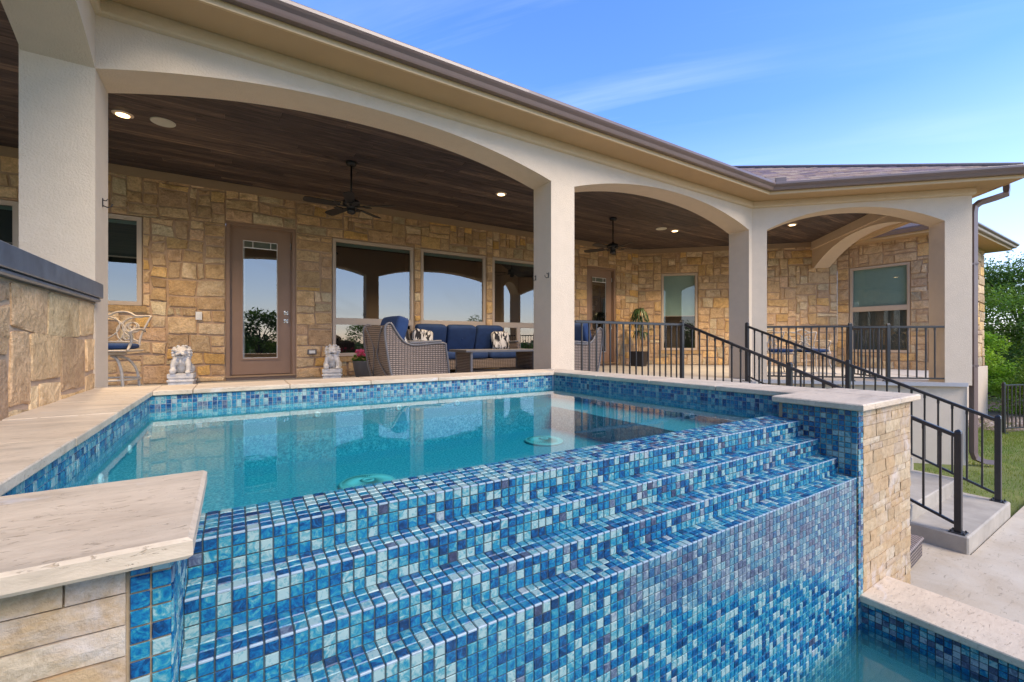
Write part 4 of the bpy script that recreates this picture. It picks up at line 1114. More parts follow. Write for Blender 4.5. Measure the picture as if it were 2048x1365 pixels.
# ------------------------------------------------------------------ railings
def pt_(p, z): return (p[0], p[1], z)
def post(par, x, y, z0, z1, w=.05, base=True, cap='ball', rz=0):
    M = Matrix.Translation((x, y, 0)) @ Matrix.Rotation(rz, 4, 'Z')
    g = MB(); g.box(-w / 2, -w / 2, z0, w / 2, w / 2, z1, b=.004, M=M); po = obj('post', g, BLACK, par)
    g = MB(); g.lathe([(w * .62, 0), (w * .66, .008), (w * .45, .022), (.004, .03)], 4, M=M @ Matrix.Translation((0, 0, z1)) @ Matrix.Rotation(PI / 4, 4, 'Z'), smooth=False)
    sub('post_cap', g, BLACK, po)
    if base:
        g = MB(); g.box(-w * 1.15, -w * 1.15, z0, w * 1.15, w * 1.15, z0 + .01, b=.002, M=M)
        for a in (-1, 1):
            for b in (-1, 1): g.lathe([(.007, 0), (.007, .01), (.004, .014)], 6, M=M @ Matrix.Translation((a * w * .85, b * w * .85, z0 + .01)))
        sub('base_plate', g, BLACK, po)
def railing(label, a, b, za, zb, H=.90, low=.09, posts=((0, 1), (1, 1)), sp=.117, railw=.04, railh=.035, floor=None, group=None, name='metal_railing', fl0=None, fl1=None, postw=.05):
    a = Vector(a); b = Vector(b); r = thing(name, label, 'railing', (a.x, a.y, za), group=group, world_children=True)
    ln = (b - a).length; d = (b - a) / ln; ang = math.atan2(d.y, d.x)
    g = MB(); g.bar((a.x, a.y, za + H), (b.x, b.y, zb + H), railw, railh); obj('top_rail', g, BLACK, r)
    g = MB(); g.bar((a.x, a.y, za + low), (b.x, b.y, zb + low), .025, .025); obj('bottom_rail', g, BLACK, r)
    n = max(1, int(ln / sp)); 
    for i in range(1, n):
        t = i / n; p = a.lerp(b, t); z = za + (zb - za) * t
        g = MB(); M = Matrix.Translation((p.x, p.y, 0)) @ Matrix.Rotation(ang, 4, 'Z'); g.box(-.008, -.008, z + low, .008, .008, z + H - .01, M=M); 
        g.box(-.0105, -.0105, z + H - .06, .0105, .0105, z + H - .018, M=M)
        obj('baluster', g, BLACK, r)
    for (t, pl_) in posts:
        p = a.lerp(b, t); z = za + (zb - za) * t; zf_ = (fl0 if t < .3 and fl0 is not None else fl1 if t > .7 and fl1 is not None else z)
        post(r, p.x, p.y, zf_, z + H + .035, w=postw, rz=ang)
    return r
railing('black railing along the patio edge between the middle column and the stair head', (3.56, 4.16), (5.60, 4.12), ZF, ZF, posts=((1, 1),), fl1=ZF)
ZL1 = ZD + rise
railing('black sloping handrail on the spa side of the concrete steps', (5.60, 4.07), (5.60, 1.19), ZF, ZL1 - .02, posts=((.5, 1), (1, 1)), fl1=ZL1)
railing('black sloping handrail on the lawn side of the concrete steps', (7.07, 3.97), (7.07, 1.19), ZF, ZL1 - .02, posts=((0, 1), (.5, 1), (1, 1)), fl0=ZF, fl1=ZL1)
sa = R3 + Mv * .02 + D * .0; sb = F1 + Mv * .02
seg = sb - sa
pA = sa + seg * .0
def on_px(px):   # intersection of a view column with the angled patio edge (used once, to read the posts' spacing)
    u = (px - 1024) / 875; dx, dy = SN + CS * u, CS - SN * u; s_ = (sa.x + sa.y) / (dx + dy); return Vector((dx * s_, dy * s_))
q1 = on_px(1700); q2 = on_px(1776)
railing('black patio railing in front of the two cream dining chairs', v2(sa), v2(q1), ZF, ZF, posts=((1, 1),), low=.06, sp=.113)
railing('black patio railing in front of the green shaded window', v2(q1 + D * .03), v2(q2), ZF, ZF, posts=((1, 1),), low=.06, sp=.113, H=.885)
railing('short black patio railing ending at the outermost column', v2(q2 + D * .03), v2(sb), ZF, ZF, posts=(), low=.06, sp=.113, H=.885)
gd = Vector((.66, .75)).normalized()
railing('black metal gate standing open inward on the angled patio', v2(q2 + Mv * .05), v2(q2 + Mv * .05 + gd * 1.05), ZF, ZF, posts=((1, 1),), low=.06, sp=.105, H=.875, name='gate', postw=.035)['category'] = 'gate'
# yard fence
railing('black yard fence beyond the lawn in front of the trees', (13.85, 2.25), (22.0, -.6), ZG - .02, ZG - .05, H=1.02, low=.1, posts=((0, 1), (.28, 1), (.56, 1), (.84, 1)), sp=.12, railw=.03, railh=.03, name='yard_fence')['category'] = 'fence'

# ------------------------------------------------------------------ things on and under the ceiling
def can(x, y, label):
    t = thing('ceiling_light', label, 'light', (x, y, CEIL), group='round recessed lights in the patio ceiling')
    g = MB(); g.lathe([(.062, -.012), (.085, -.006), (.098, -.004), (.1, 0), (.07, .001), (.058, .004)], 28); obj('trim_ring', g, TRIMW, t)
    g = MB(); g.lathe([(.0005, -.015), (.062, -.015), (.062, -.0125), (.0005, -.0125)], 24); obj('lamp', g, LAMP, t)
    ld = bpy.data.lights.new('downlight', 'SPOT'); ld.energy = 225; ld.color = (1, .72, .42); ld.spot_size = rad(130); ld.spot_blend = .8; ld.shadow_soft_size = .06
    lo = bpy.data.objects.new('downlight', ld); col.objects.link(lo); lo.parent = t; lo.location = (0, 0, -.03)
TRIMW = simple('white_light_trim', (.62, .52, .42), .5, .05)
can(-1.075, 6.62, 'lit recessed ceiling light next to the round speaker behind the left column')
can(3.98, 6.62, 'lit recessed ceiling light above the blue sofa')
can(8.75, 6.63, 'lit recessed ceiling light right of the farther ceiling fan')
can(10.5, 4.88, 'lit recessed ceiling light over the two cream dining chairs')
for x, y, lab in ((-.71, 6.6, 'round cream in-ceiling speaker beside the leftmost ceiling light'), (8.33, 6.68, 'round cream in-ceiling speaker right of the farther ceiling fan')):
    g = MB(); g.lathe([(.0005, -.006), (.110, -.006), (.118, -.009), (.122, -.004), (.122, 0), (.0005, 0)], 36, M=Matrix.Translation((x, y, CEIL)))
    tag(obj('ceiling_speaker', g, simple('speaker_grille', (.55, .54, .45), .8, .05)), lab, 'speaker')
def fan(x, y, rz, label, first=None):
    t = thing('ceiling_fan', label, 'fan', (x, y, CEIL), rz, group='five blade ceiling fans on long down rods')
    g = MB(); g.lathe([(.075, 0), (.078, -.02), (.06, -.055), (.03, -.06)][::-1], 24); obj('canopy', g, FANM, t)
    g = MB(); g.tube([(0, 0, -.05), (0, 0, -.52)], .013, 10); obj('down_rod', g, FANM, t)
    g = MB(); g.lathe([(.018, -.50), (.03, -.53), (.085, -.545), (.118, -.57), (.12, -.62), (.10, -.64), (.06, -.65), (.055, -.69), (.062, -.70), (.06, -.735), (.03, -.755), (.005, -.76)][::-1], 28); obj('motor', g, FANM, t)
    for k in range(5):
        a = 2 * PI * k / 5; M = Matrix.Rotation(a, 4, 'Z')
        g = MB(); g.box(.06, -.02, -.655, .20, .02, -.645, M=M); g.box(.17, -.045, -.652, .26, .045, -.644, M=M @ Matrix.Rotation(rad(7), 4, 'X')); arm = obj('blade_arm', g, FANM, t)
        pts = [(.19, -.05), (.22, -.06), (.58, -.072), (.63, -.055), (.645, 0), (.63, .055), (.58, .072), (.22, .06), (.19, .05)]
        g = MB(); g.prism(pts, -.004, .004, M=M @ Matrix.Translation((0, 0, -.64)) @ Matrix.Rotation(rad(13), 4, 'X')); obj('blade', g, FANM, t)
    g = MB(); g.tube([(.03, 0, -.75), (.03, 0, -.93)], .0015, 4); obj('pull_chain', g, FANM, t)
    return t
fan(1.44, 6.62, rad(-106), 'black five-blade ceiling fan above the glazed brown door and window')
fan(6.76, 6.66, rad(-99), 'farther black five-blade ceiling fan beyond the middle column')
def hook(x, y, z, rz, label):
    g = MB(); M = Matrix.Translation((x, y, z)) @ Matrix.Rotation(rz, 4, 'Z')
    g.box(-.008, -.004, -.03, .008, 0, .035, b=.002, M=M); g.tube([(0, -.004, -.02), (0, -.03, -.03), (0, -.05, -.02), (0, -.055, .0)], .004, 6, M=M); g.tube([(0, -.004, .02), (0, -.02, .018), (0, -.028, .03)], .0035, 6, M=M)
    tag(obj('wall_hook', g, FANM), label, 'hook')
hook(-.818, 4.34, 1.02, rad(90), 'small dark hook on the side of the left column')
hook(3.188, 4.20, .79, rad(-90), 'small dark hook on the middle column nearest its front corner')
hook(3.188, 4.46, .79, rad(-90), 'small dark hook on the middle column at its back edge')
g = MB(); g.box(-.515, 8.55, .34, -.43, 8.562, .47, b=.004); sw = obj('light_switch', g, WHITE); tag(sw, 'white light switch plate on the stone wall left of the door', 'switch')
g = MB(); g.box(-.49, 8.543, .37, -.455, 8.55, .44, b=.003); obj('rocker', g, WHITE, sw)
g = MB(); g.box(1.105, 8.52, -.24, 1.255, 8.562, -.145, b=.006); ob = obj('outlet_box', g, METALF); tag(ob, 'grey outdoor outlet box low on the stone wall right of the door', 'outlet')
g = MB(); g.box(1.13, 8.51, -.22, 1.23, 8.52, -.165, b=.004); obj('outlet_cover', g, WHITE, ob)

# ------------------------------------------------------------------ wicker furniture
def side_panel(mat, parent, depth=.86, lean=0):
    pass
SIDE = [(.13, .0), (.05, .25), (.0, .52), (-.03, .76), (-.015, .86), (.05, .885), (.12, .78), (.2, .675), (.29, .62), (.42, .605), (.80, .63), (.84, .55), (.875, .35), (.89, .15), (.89, .0)]
def smooth_poly(pts, n=3):
    out = []
    for i in range(len(pts) - 1):
        p0 = pts[max(i - 1, 0)]; p1 = pts[i]; p2 = pts[i + 1]; p3 = pts[min(i + 2, len(pts) - 1)]
        for k in range(n):
            t = k / n; out.append(tuple(.5 * ((2 * p1[j]) + (-p0[j] + p2[j]) * t + (2 * p0[j] - 5 * p1[j] + 4 * p2[j] - p3[j]) * t * t + (-p0[j] + 3 * p1[j] - 3 * p2[j] + p3[j]) * t ** 3) for j in range(len(p1))))
    out.append(pts[-1]); return out
SP = smooth_poly(SIDE, 3)
def seat_unit(t, width, cushions, back_h=.9):
    # local: +x forward, y across, origin at back-centre on floor
    hw = width / 2
    for s_ in (-1, 1):
        g = MB(); y0_, y1_ = (s_ * hw - .045 * (s_ > 0), s_ * hw + .045 * (s_ < 0))
        lo, hi = min(s_ * hw, s_ * (hw - .06)), max(s_ * hw, s_ * (hw - .06))
        n = len(SP); v = [(p[0], lo, p[1]) for p in SP] + [(p[0], hi, p[1]) for p in SP]
        f = [tuple(range(n)), tuple(range(n, 2 * n))[::-1]] + [((i + 1) % n, i, n + i, n + (i + 1) % n) for i in range(n)]
        g.add(v, f); sp_ = obj('side_panel', g, WICK, t)
        for yy_ in ((lo - .004) if s_ < 0 else (hi + .004),):
            g = MB(); g.tube([(p[0], yy_, p[1]) for p in SP], .015, 6); sub('frame_tube', g, METALF, sp_)
        g = MB(); g.box(.36, lo - .012, .602, .83, hi + .012, .632, b=.008, M=Matrix.Rotation(rad(-3), 4, 'Y') @ Matrix.Translation((-.02, 0, .0))); obj('arm_rest', g, METALF, t)
    g = MB(); pb = [(.13, .1), (.05, .25), (.0, .52), (-.03, .76), (-.015, .86)]; q = smooth_poly(pb, 3)
    n = len(q); v = []
    for y_ in (-hw + .06, hw - .06): v += [(p[0] + .01, y_, p[1]) for p in q] + [(p[0] + .05, y_, p[1]) for p in reversed(q)]
    m = 2 * n; f = [tuple(range(m)), tuple(range(m, 2 * m))[::-1]] + [((i + 1) % m, i, m + i, m + (i + 1) % m) for i in range(m)]
    g.add(v, f); obj('back_panel', g, WICK, t)
    g = MB(); g.box(.1, -hw + .06, .12, .86, hw - .06, .31, b=.01); obj('seat_base', g, WICK, t)
    if width < 1.2:
        g = MB()
        g.tube(smooth_poly([(.07, -hw + .08, .12), (.0, -.08, .42), (-.005, -.10, .6), (-.035, -hw + .1, .84)], 5), .009, 6); g.tube(smooth_poly([(.07, hw - .08, .12), (.0, .08, .42), (-.005, .10, .6), (-.035, hw - .1, .84)], 5), .009, 6)
        obj('back_brace', g, METALF, t)
    cw = (width - .14) / cushions
    for k in range(cushions):
        yc = -hw + .07 + cw * (k + .5)
        g = MB(); g.pillow(.70, cw - .01, .15, .22, 12, M=Matrix.Translation((.53, yc, .385))); obj('seat_cushion', g, NAVY, t)
        g = MB(); g.pillow(.60, cw - .015, .19, .22, 12, M=Matrix.Translation((.20, yc, .70)) @ Matrix.Rotation(rad(-74 + (k % 2) * 2), 4, 'Y')); bc = obj('back_cushion', g, NAVY, t)
        g = MB(); g.ell(.30, yc, .70, .012, .018, .018, 6); sub('button', g, NAVY, bc)
ac = thing('armchair', 'brown wicker armchair with navy cushions beside the pink flower pot', 'armchair', (1.62, 5.98, ZF), rad(4), group='wicker armchairs')
seat_unit(ac, .82, 1)
ac2 = copy_tree(ac); ac2.location = (5.42, 6.05, ZF); ac2.rotation_euler = (0, 0, rad(182)); ac2['label'] = 'brown wicker armchair with navy cushion half hidden behind the middle column'
sofa = thing('sofa', 'three-seat brown wicker sofa with navy cushions under the large windows', 'sofa', (3.95, 8.42, ZF), rad(-90))
seat_unit(sofa, 2.12, 3)
def zpillow(x, y, z, rot, label, s_=.42):
    g = MB(); g.pillow(s_, s_, .17, .28, 14, puff=.25)
    M = Matrix.Translation((x, y, z)) @ Matrix.Rotation(rot[2], 4, 'Z') @ Matrix.Rotation(rot[1], 4, 'Y') @ Matrix.Rotation(rot[0] + PI / 2, 4, 'X')
    o = obj('throw_pillow', g, ZEBRA); o.matrix_world = M; tag(o, label, 'pillow', 'zebra striped throw pillows')
# pillow thickness runs along its local y; build square in x-z
zpillow(3.05, 8.0, ZF + .68, (rad(-14), rad(8), rad(0)), 'black and white zebra pillow at the left end of the sofa', .40)
zpillow(4.78, 7.98, ZF + .66, (rad(-14), rad(0), rad(0)), 'black and white zebra pillow at the right end of the sofa', .40)
zpillow(2.05, 6.2, ZF + .62, (rad(-10), rad(15), rad(70)), 'zebra pillow tucked in the left wicker armchair', .38)
ctb = thing('coffee_table', 'grey metal topped wicker coffee table in front of the sofa', 'table', (3.86, 6.6, ZF))
g = MB(); g.box(-.74, -.33, .475, .74, .33, .515, b=.006); obj('table_top', g, METALF, ctb)
for sx in (-1, 1):
    for sy in (-1, 1): g = MB(); g.box(sx * .62 - .02, sy * .27 - .02, 0, sx * .62 + .02, sy * .27 + .02, .475, b=.003); obj('leg', g, METALF, ctb)
    g = MB(); g.box(sx * .62 - .012, -.25, .04, sx * .62 + .012, .25, .475); obj('end_panel', g, WICK, ctb)
g = MB(); g.box(-.60, -.26, .06, .60, .26, .16, b=.02); obj('lower_shelf', g, WICK, ctb)
# wicker ottoman beside the steps
ot = thing('ottoman', 'low woven wicker footstool on the deck beside the concrete steps', 'footstool', (4.76, 1.58, ZD), rad(4))
g = MB(); g.box(-.30, -.3, .02, .30, .3, .17, b=.02); obj('body', g, WICK, ot)
g = MB(); g.box(-.31, -.31, .17, .31, .31, .20, b=.01); obj('top', g, WICK, ot)

# ------------------------------------------------------------------ cast aluminium chairs
def spiral(cx0, cz0, r0, r1, a0, a1, y, n=26, sgn=1):
    return [(cx0 + sgn * (r0 + (r1 - r0) * i / n) * math.cos(a0 + (a1 - a0) * i / n), y, cz0 + (r0 + (r1 - r0) * i / n) * math.sin(a0 + (a1 - a0) * i / n)) for i in range(n + 1)]
def scroll_back(t, z0, hw=.26, h=.40):
    # back in x-z plane at y = .24..0.30 leaning back
    M = Matrix.Translation((0, .24, z0)) @ Matrix.Rotation(rad(-12), 4, 'X')
    g = MB()
    for s_ in (-1, 1): g.tube(smooth_poly([(s_ * (hw - .06), 0, -.02), (s_ * (hw - .05), 0, .12), (s_ * (hw - .01), 0, .26), (s_ * (hw + .04), 0, h)], 4), .013, 8, M=M)
    g.tube(smooth_poly([(-hw - .04, 0, h), (-hw * .55, 0, h - .005), (-hw * .3, 0, h + .035), (0, 0, h + .05), (hw * .3, 0, h + .035), (hw * .55, 0, h - .005), (hw + .04, 0, h)], 4), .013, 8, M=M)
    g.tube([(-hw + .06, 0, .06), (hw - .06, 0, .06)], .010, 8, M=M)
    obj('back_frame', g, ALUM, t)
    g = MB()
    for s_ in (-1, 1):
        g.tube(spiral(.115, .255, .085, .018, -2.6, 6.8, 0, 36, s_), .0085, 6, M=M)
        g.tube(smooth_poly([(s_ * .21, 0, h - .02), (s_ * .10, 0, h - .03), (s_ * .0, 0, h - .10), (s_ * -.04, 0, .22), (s_ * -.02, 0, .12), (s_ * .03, 0, .06)], 6), .009, 6, M=M)
        g.tube(smooth_poly([(s_ * .19, 0, .06), (s_ * .10, 0, .12), (s_ * .03, 0, .20), (s_ * .02, 0, .30), (s_ * .07, 0, h - .03)], 6), .009, 6, M=M)
        g.tube(spiral(.07, .115, .045, .012, 1.5, 8, 0, 24, s_), .007, 6, M=M)
    obj('scroll_work', g, ALUM, t)
def cast_chair(t, seat, swivel=False):
    scroll_back(t, seat + .03)
    g = MB(); g.box(-.25, -.25, seat - .03, .25, .25, seat - .005, b=.01); obj('seat_frame', g, ALUM, t)
    g = MB(); g.pillow(.48, .47, .08, .35, 12, M=Matrix.Translation((0, -.01, seat + .035))); obj('seat_cushion', g, NAVY, t)
    for s_ in (-1, 1):
        g = MB(); g.tube(smooth_poly([(s_ * .25, .27, seat + .22), (s_ * .29, .08, seat + .24), (s_ * .29, -.12, seat + .23), (s_ * .27, -.17, seat + .20), (s_ * .265, -.13, seat + .1), (s_ * .25, -.20, seat - .02)], 5), .015, 8); obj('arm', g, ALUM, t)
    if swivel:
        g = MB(); g.lathe([(.14, seat - .07), (.16, seat - .05), (.16, seat - .03), (.001, seat - .03)], 24); obj('swivel', g, ALUM, t)
        for a in range(4):
            M = Matrix.Rotation(rad(45 + 90 * a), 4, 'Z'); g = MB(); g.tube(smooth_poly([(.05, 0, seat - .08), (.18, 0, seat - .12), (.27, 0, seat - .25), (.30, 0, .15), (.31, 0, 0)], 5), .015, 8, M=M); obj('leg', g, ALUM, t)
        g = MB(); g.tube([(.29 * math.cos(a * PI / 12), .29 * math.sin(a * PI / 12), .2) for a in range(24)], .012, 8, closed=True); obj('foot_ring', g, ALUM, t)
    else:
        for sx in (-1, 1):
            for sy in (-1, 1):
                g = MB(); g.tube(smooth_poly([(sx * .23, sy * .22, seat - .02), (sx * .22, sy * .21, seat * .6), (sx * .25, sy * .25, seat * .25), (sx * .30, sy * .30, 0)], 4), .013, 8); obj('leg', g, ALUM, t)
bs = thing('bar_stool', 'cream cast metal swivel bar stool with navy seat behind the left column', 'stool', (-1.26, 7.0, ZF), rad(-12)); cast_chair(bs, .56, True)
dc = thing('dining_chair', 'left cream scroll-back dining chair with navy seat behind the angled railing', 'chair', (9.52, 4.72, ZF), rad(-38), group='cream cast metal dining chairs'); cast_chair(dc, .43)
dc2 = copy_tree(dc); dc2.location = (10.1, 4.33, ZF); dc2['label'] = 'right cream scroll-back dining chair with navy seat behind the angled railing'; dc2.rotation_euler = (0, 0, rad(-36))

# ------------------------------------------------------------------ guardian lion statues
def lion(t):
    g = MB(); g.box(-.15, -.13, 0, .15, .13, .05, b=.006); g.box(-.165, -.145, .05, .165, .145, .085, b=.008); g.box(-.145, -.125, .085, .145, .125, .105, b=.005); g.box(-.16, -.14, .105, .16, .14, .175, b=.008)
    obj('plinth', g, STATUE, t)
    g = MB()
    g.ell(0, .03, .30, .115, .11, .14, 12); g.ell(0, -.03, .36, .10, .085, .10, 12)       # body, chest
    for s_ in (-1, 1):
        g.ell(s_ * .10, .05, .24, .055, .09, .075, 10)      # haunch
        g.ell(s_ * .11, -.03, .195, .035, .06, .025, 8)     # hind paw
        g.tube([(s_ * .075, -.07, .37), (s_ * .095, -.10, .29), (s_ * .09, -.105, .20)], [.045, .034, .032], 10)
        g.ell(s_ * .09, -.12, .195, .036, .045, .026, 8)
        for k in (-1, 0, 1): g.ell(s_ * .09 + k * .02, -.158, .19, .010, .012, .014, 6)
        g.ell(s_ * .085, -.06, .52, .025, .02, .03, 8)      # ear
        g.ell(s_ * .04, -.135, .505, .018, .014, .014, 8)   # eye bulge
        g.ell(s_ * .035, -.145, .465, .03, .03, .022, 8)    # muzzle
        g.ell(s_ * .055, -.12, .525, .03, .02, .012, 8)     # brow
    g.ell(0, -.05, .49, .088, .085, .085, 14); g.ell(0, -.155, .478, .022, .016, .014, 8); g.ell(0, -.12, .425, .045, .035, .018, 8)
    g.ell(0, -.13, .345, .018, .014, .03, 8); g.tube([(0, -.115, .40), (0, -.128, .37)], .012, 8)
    g.ell(-.09, -.13, .215, .045, .045, .045, 10)            # ball under the paw
    rs = random.Random(2)
    for r_, zz3, n in ((.095, .40, 9), (.108, .44, 11), (.112, .48, 11), (.108, .52, 10), (.09, .555, 8), (.05, .58, 5)):
        for k in range(n):
            a = 2 * PI * k / n + rs.random() * .2
            x = r_ * math.cos(a); y_ = r_ * math.sin(a) * .95 - .01
            if y_ < -.055 and abs(x) < .075: continue
            g.ell(x, y_, zz3, .024, .024, .020, 6)
    g.tube(smooth_poly([(.03, .12, .2), (.05, .16, .28), (.03, .14, .36), (0, .12, .42)], 4), .022, 8)
    o = obj('lion', g, STATUE, t)
    md = o.modifiers.new('merge', 'REMESH'); md.mode = 'VOXEL'; md.voxel_size = .0065; md.use_smooth_shade = True
    dg = bpy.context.evaluated_depsgraph_get(); me = bpy.data.meshes.new_from_object(o.evaluated_get(dg)); o.modifiers.clear(); o.data = me
    if not me.materials: me.materials.append(STATUE)
    g = MB(); g.tube([(-.03, -.148, .440), (0, -.153, .437), (.03, -.148, .440)], .006, 6); obj('mouth', g, simple('mouth_shadow_grey', (.10, .095, .09), .9), t)
l1 = thing('lion_statue', 'white stone guardian lion on plinth left of the brown door', 'statue', (-.66, 8.22, ZF), rad(-4), group='stone guardian lions'); lion(l1)
l2 = copy_tree(l1); l2.location = (1.47, 8.22, ZF); l2['label'] = 'white stone guardian lion on plinth between the brown door and the flower pot'; l2.rotation_euler = (0, 0, rad(-14))

# ------------------------------------------------------------------ potted plants
fpot = thing('flower_pot', 'grey round planter of pink flowers between lion statue and wicker armchair', 'planter', (1.93, 7.9, ZF))
g = MB(); g.lathe([(.12, 0), (.135, .01), (.175, .20), (.19, .30), (.19, .315), (.178, .315), (.172, .28), (.01, .28)], 28); obj('pot', g, POTG, fpot)
RF = random.Random(4)
def leafq(g, c, l, w, yaw, pitch, roll=0, cc=None):
    M = Matrix.Translation(c) @ Matrix.Rotation(yaw, 4, 'Z') @ Matrix.Rotation(pitch, 4, 'Y') @ Matrix.Rotation(roll, 4, 'X')
    g.add([(0, 0, 0), (l * .45, -w / 2, .0), (l, 0, -l * .12), (l * .45, w / 2, 0)], [(0, 1, 2, 3)], cc, M=M)
g = MB()
for i in range(420):
    a = RF.random() * 2 * PI; r_ = .17 * RF.random() ** .5; z = .30 + RF.random() * .17 * (1 - (r_ / .22) ** 2)
    leafq(g, (r_ * math.cos(a) * 1.05, r_ * math.sin(a), z), .05, .028, a + RF.uniform(-1, 1), RF.uniform(-.9, .3), RF.uniform(-.6, .6), (.03 + .05 * RF.random(), .10 + .14 * RF.random(), .02))
obj('foliage', g, LEAF, fpot)
for i in range(18):
    a = -PI / 2 + RF.uniform(-1.7, 1.7); r_ = .05 + .13 * RF.random(); z = .35 + .13 * RF.random(); cx_, cy_, cz_ = r_ * math.cos(a), r_ * math.sin(a) - .03, z
    g = MB()
    for q in range(3):
        for k in range(6): leafq(g, (cx_ + .005 * q, cy_, cz_ + .012 * q), .046, .042, k * PI / 3 + q * .5, -.2 - .5 * q, 0)
    obj('flower', g, PINK, fpot)
dp_ = thing('potted_dracaena', 'tall drooping dracaena in glossy dark square pot beside the angled window', 'plant', (9.02, 7.95, ZF), rad(20))
g = MB(); g.add([(-.17, -.17, 0), (.17, -.17, 0), (.17, .17, 0), (-.17, .17, 0), (-.21, -.21, .42), (.21, -.21, .42), (.21, .21, .42), (-.21, .21, .42)], [(3, 2, 1, 0), (0, 1, 5, 4), (1, 2, 6, 5), (2, 3, 7, 6), (3, 0, 4, 7)]); g.box(-.195, -.195, .36, .195, .195, .385); obj('pot', g, POTB, dp_)
dp_.scale = (.9, .9, .92); crowns = []
for (x, y, tx, ty, h) in ((-.03, 0, .02, -.02, 1.62), (.05, .03, .16, .05, 1.42), (.02, -.04, -.02, .02, 1.0), (.08, 0, .15, -.1, .95)):
    g = MB(); g.tube(smooth_poly([(x, y, .38), (x * .6 + tx * .3, y + ty * .3, h * .6), (tx, ty, h)], 4), .013, 7); obj('cane', g, CANE, dp_); crowns.append((tx, ty, h))
for ci, (x, y, h) in enumerate(crowns):
    for k in range(34 if ci < 2 else 18):
        a = 2 * PI * k / 34 * 2.4 + RF.random(); l = (.46 if ci < 2 else .28) * RF.uniform(.7, 1.15); up = RF.uniform(.1, .75); g = MB(); v = []; w = .024; n = 6
        for i in range(n + 1):
            s_ = i / n; rr = l * (s_ * 1.05 - s_ * s_ * .25); zz4 = l * (up * s_ - (1.25 + up * .3) * s_ * s_); ww = w * (1 - s_ ** 2) + .001
            v += [(x + math.cos(a) * rr - math.sin(a) * ww, y + math.sin(a) * rr + math.cos(a) * ww, h + zz4), (x + math.cos(a) * rr + math.sin(a) * ww, y + math.sin(a) * rr - math.cos(a) * ww, h + zz4)]
        g.add(v, [(2 * i, 2 * i + 1, 2 * i + 3, 2 * i + 2) for i in range(n)], smooth=True); obj('leaf', g, DRAC, dp_)

# ------------------------------------------------------------------ trees
def tree(name, label, x, y, zb, H, Rr, cols, n=9000, seed=1, leaf=.10, low=.15, group='trees behind the yard fence', cat='tree', clumps=26, flat=.8):
    rs = random.Random(seed); t = thing(name, label, cat, (x, y, zb), group=group)
    g = MB(); top = H * .72
    trunk = [(0, 0, 0), (.05 * H * rs.uniform(-1, 1) * .3, .02 * H, H * .3), (.03 * H * rs.uniform(-1, 1), 0, top)]
    g.tube(smooth_poly(trunk, 4), [H * .025 * (1 - .085 * i) for i in range(9)], 8); obj('trunk', g, BARK, t)
    cl = []
    for i in range(clumps):
        a = rs.random() * 2 * PI; zz5 = H * (low + (1 - low) * rs.random() ** .8 * .92); k = (zz5 / H - low) / (1 - low); rmax = Rr * (math.sin(PI * min(1, .18 + k * .80)) ** .6); r_ = rmax * rs.random() ** .45 * .85
        cl.append((r_ * math.cos(a), r_ * math.sin(a), zz5, Rr * rs.uniform(.22, .42)))
    g = MB()
    for (cx_, cy_, cz_, cr) in cl[::2]: g.tube([(0, 0, max(.2, cz_ * .6)), (cx_ * .5, cy_ * .5, cz_ * .85), (cx_, cy_, cz_)], [H * .008, H * .005, H * .002], 5)
    obj('limbs', g, BARK, t)
    g = MB(); per = n // clumps
    for (cx_, cy_, cz_, cr) in cl:
        cb = rs.choice(cols); tone = rs.uniform(.7, 1.3)
        for i in range(per):
            d = Vector((rs.gauss(0, 1), rs.gauss(0, 1), rs.gauss(0, 1) * flat)); d = d.normalized() * cr * rs.random() ** .38
            d.z *= flat
            p = (cx_ + d.x, cy_ + d.y, cz_ + d.z); k = tone * rs.uniform(.65, 1.35); cc = tuple(min(.5, q * k) for q in cb)
            leafq(g, p, leaf * rs.uniform(.6, 1.4), leaf * .5, rs.random() * 6.28, rs.uniform(-1, 1), rs.uniform(-1, 1), cc)
    obj('crown', g, LEAF, t); return t
GD = [(.09, .16, .03), (.12, .20, .035), (.07, .13, .03), (.15, .22, .04)]; GL = [(.24, .40, .04), (.32, .48, .05), (.18, .32, .04)]
tree('cedar_tree', 'tall dark cedar just right of the end column', 20.5, 4.4, ZG - .3, 4.9, 2.1, GD, 22000, 1, .10, .1)
tree('cedar_tree', 'broad dark cedar at the right edge above the bright shrub', 23.5, 3.4, ZG - .3, 5.1, 2.8, GD, 22000, 2, .10, .1)
tree('cedar_tree', 'lower olive green tree behind the fence at the far right edge', 20.5, 1.2, ZG - .3, 4.6, 1.9, GD + [(.09, .13, .03)], 14000, 3, .09, .05)
tree('oak_tree', 'smaller tree filling the gap behind the two cedars', 27.0, 6.2, ZG - .3, 5.1, 3.4, GD, 14000, 5, .16, .04)
tree('shrub', 'bright yellow green shrub behind the black yard fence', 17.9, 3.3, ZG - .2, 2.35, 1.15, GL, 9000, 6, .075, .05, group=None, cat='shrub', clumps=20)
tree('shrub', 'dark green low shrub at the foot of the cedars', 17.6, 1.9, ZG - .2, 1.7, 1.2, GD, 7000, 8, .075, .05, group=None, cat='shrub', clumps=18)
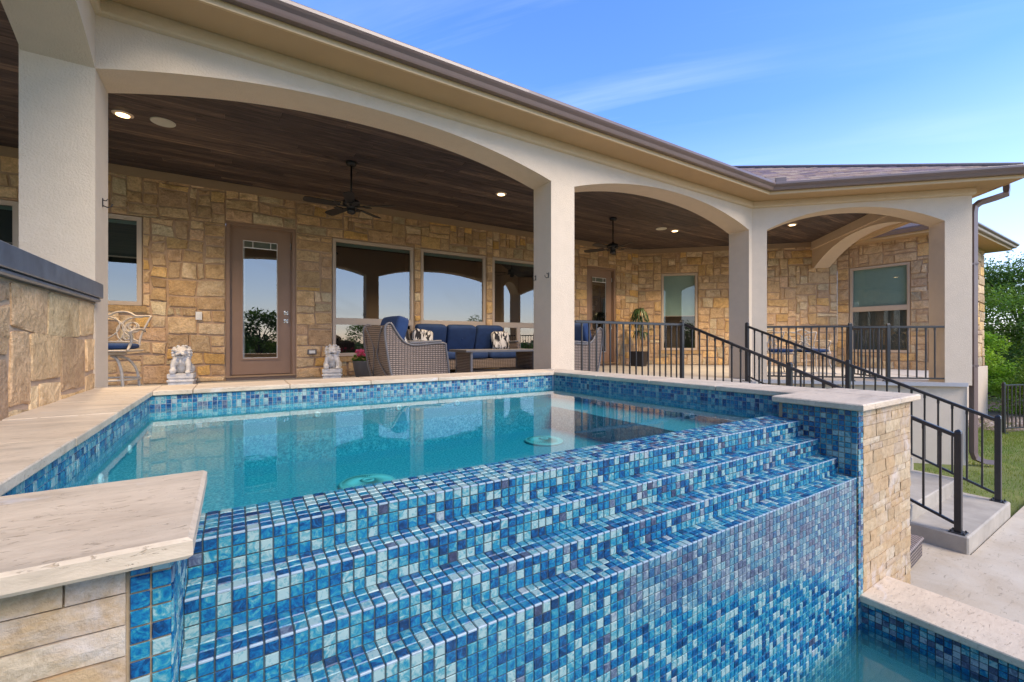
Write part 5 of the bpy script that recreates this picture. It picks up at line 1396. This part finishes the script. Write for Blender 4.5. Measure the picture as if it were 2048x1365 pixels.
# yard trees behind the camera, seen only in the window reflections
for i, (x, y, h, r_) in enumerate(((-7, -16, 4.4, 2.6), (1.3, -14, 4.5, 1.9), (12, -30, 4.6, 3.0), (20, -19, 4.6, 2.8), (-20, -16, 4.6, 3.0), (30, -12, 5, 3.2))):
    tree('oak_tree', ('low rounded yard tree across from the blue sofa', 'wide yard tree across from the brown door', 'yard tree across from the middle column', 'yard tree across from the farther ceiling fan', 'yard tree across from the bar stool', 'yard tree farthest to the right across the lawn')[i], x, y, ZG - .6, h, r_, GD, 2600, 20 + i, .26, .12, group='yard trees across from the patio')
g = MB(); RW = random.Random(9)
for i in range(9000):
    a = RW.uniform(-2.6, 1.6) - PI / 4; d = RW.uniform(62, 80); hgt = 2.2 + 1.6 * mnoise.noise((a * 6, 0, 3)); 
    leafq(g, (math.cos(a) * d, math.sin(a) * d, ZG - .5 + RW.random() * hgt), 1.2, .8, RW.random() * 6.28, RW.uniform(-1, 1), RW.uniform(-1, 1), tuple(q * RW.uniform(.6, 1.3) for q in (.10, .15, .05)))
tag(obj('distant_woods', g, LEAF, kind='stuff'), 'low far treeline on the horizon across the lawn', 'woods')
# rocks along the fence foot
g = MB(); RR = random.Random(6)
for i in range(900):
    t = RR.random(); x = 14.0 + 7.5 * t; y = 2.3 - 2.85 * (x - 13.85) / 8.15 + .08 + RR.random() * 1.1; s_ = .03 + .06 * RR.random(); c = RR.choice([(.42, .33, .25), (.36, .27, .2), (.5, .42, .34), (.3, .22, .17)])
    q = [(x + s_ * RR.uniform(.6, 1.2) * math.cos(k * PI / 3), y + s_ * RR.uniform(.6, 1.2) * math.sin(k * PI / 3), ZG - .03) for k in range(6)]
    g.add(q + [(x + RR.uniform(-.3, .3) * s_, y + RR.uniform(-.3, .3) * s_, ZG - .03 + s_ * .8)], [(k, (k + 1) % 6, 6) for k in range(6)], c)
tag(obj('rocks', g, ROCK, kind='stuff'), 'tan rock bed along the foot of the yard fence', 'rocks')
g = MB(); g.add([(13.9, 2.3, ZG - .02), (22, -.55, ZG - .02), (24, 3.0, ZG - .02), (15.5, 4.5, ZG - .02)], [(0, 1, 2, 3)]); struct('mulch_bed', g, simple('mulch', (.22, .16, .11), .95, .4, 12, .5, 40))
for o in bpy.data.objects:
    if '_w' in o: del o['_w']
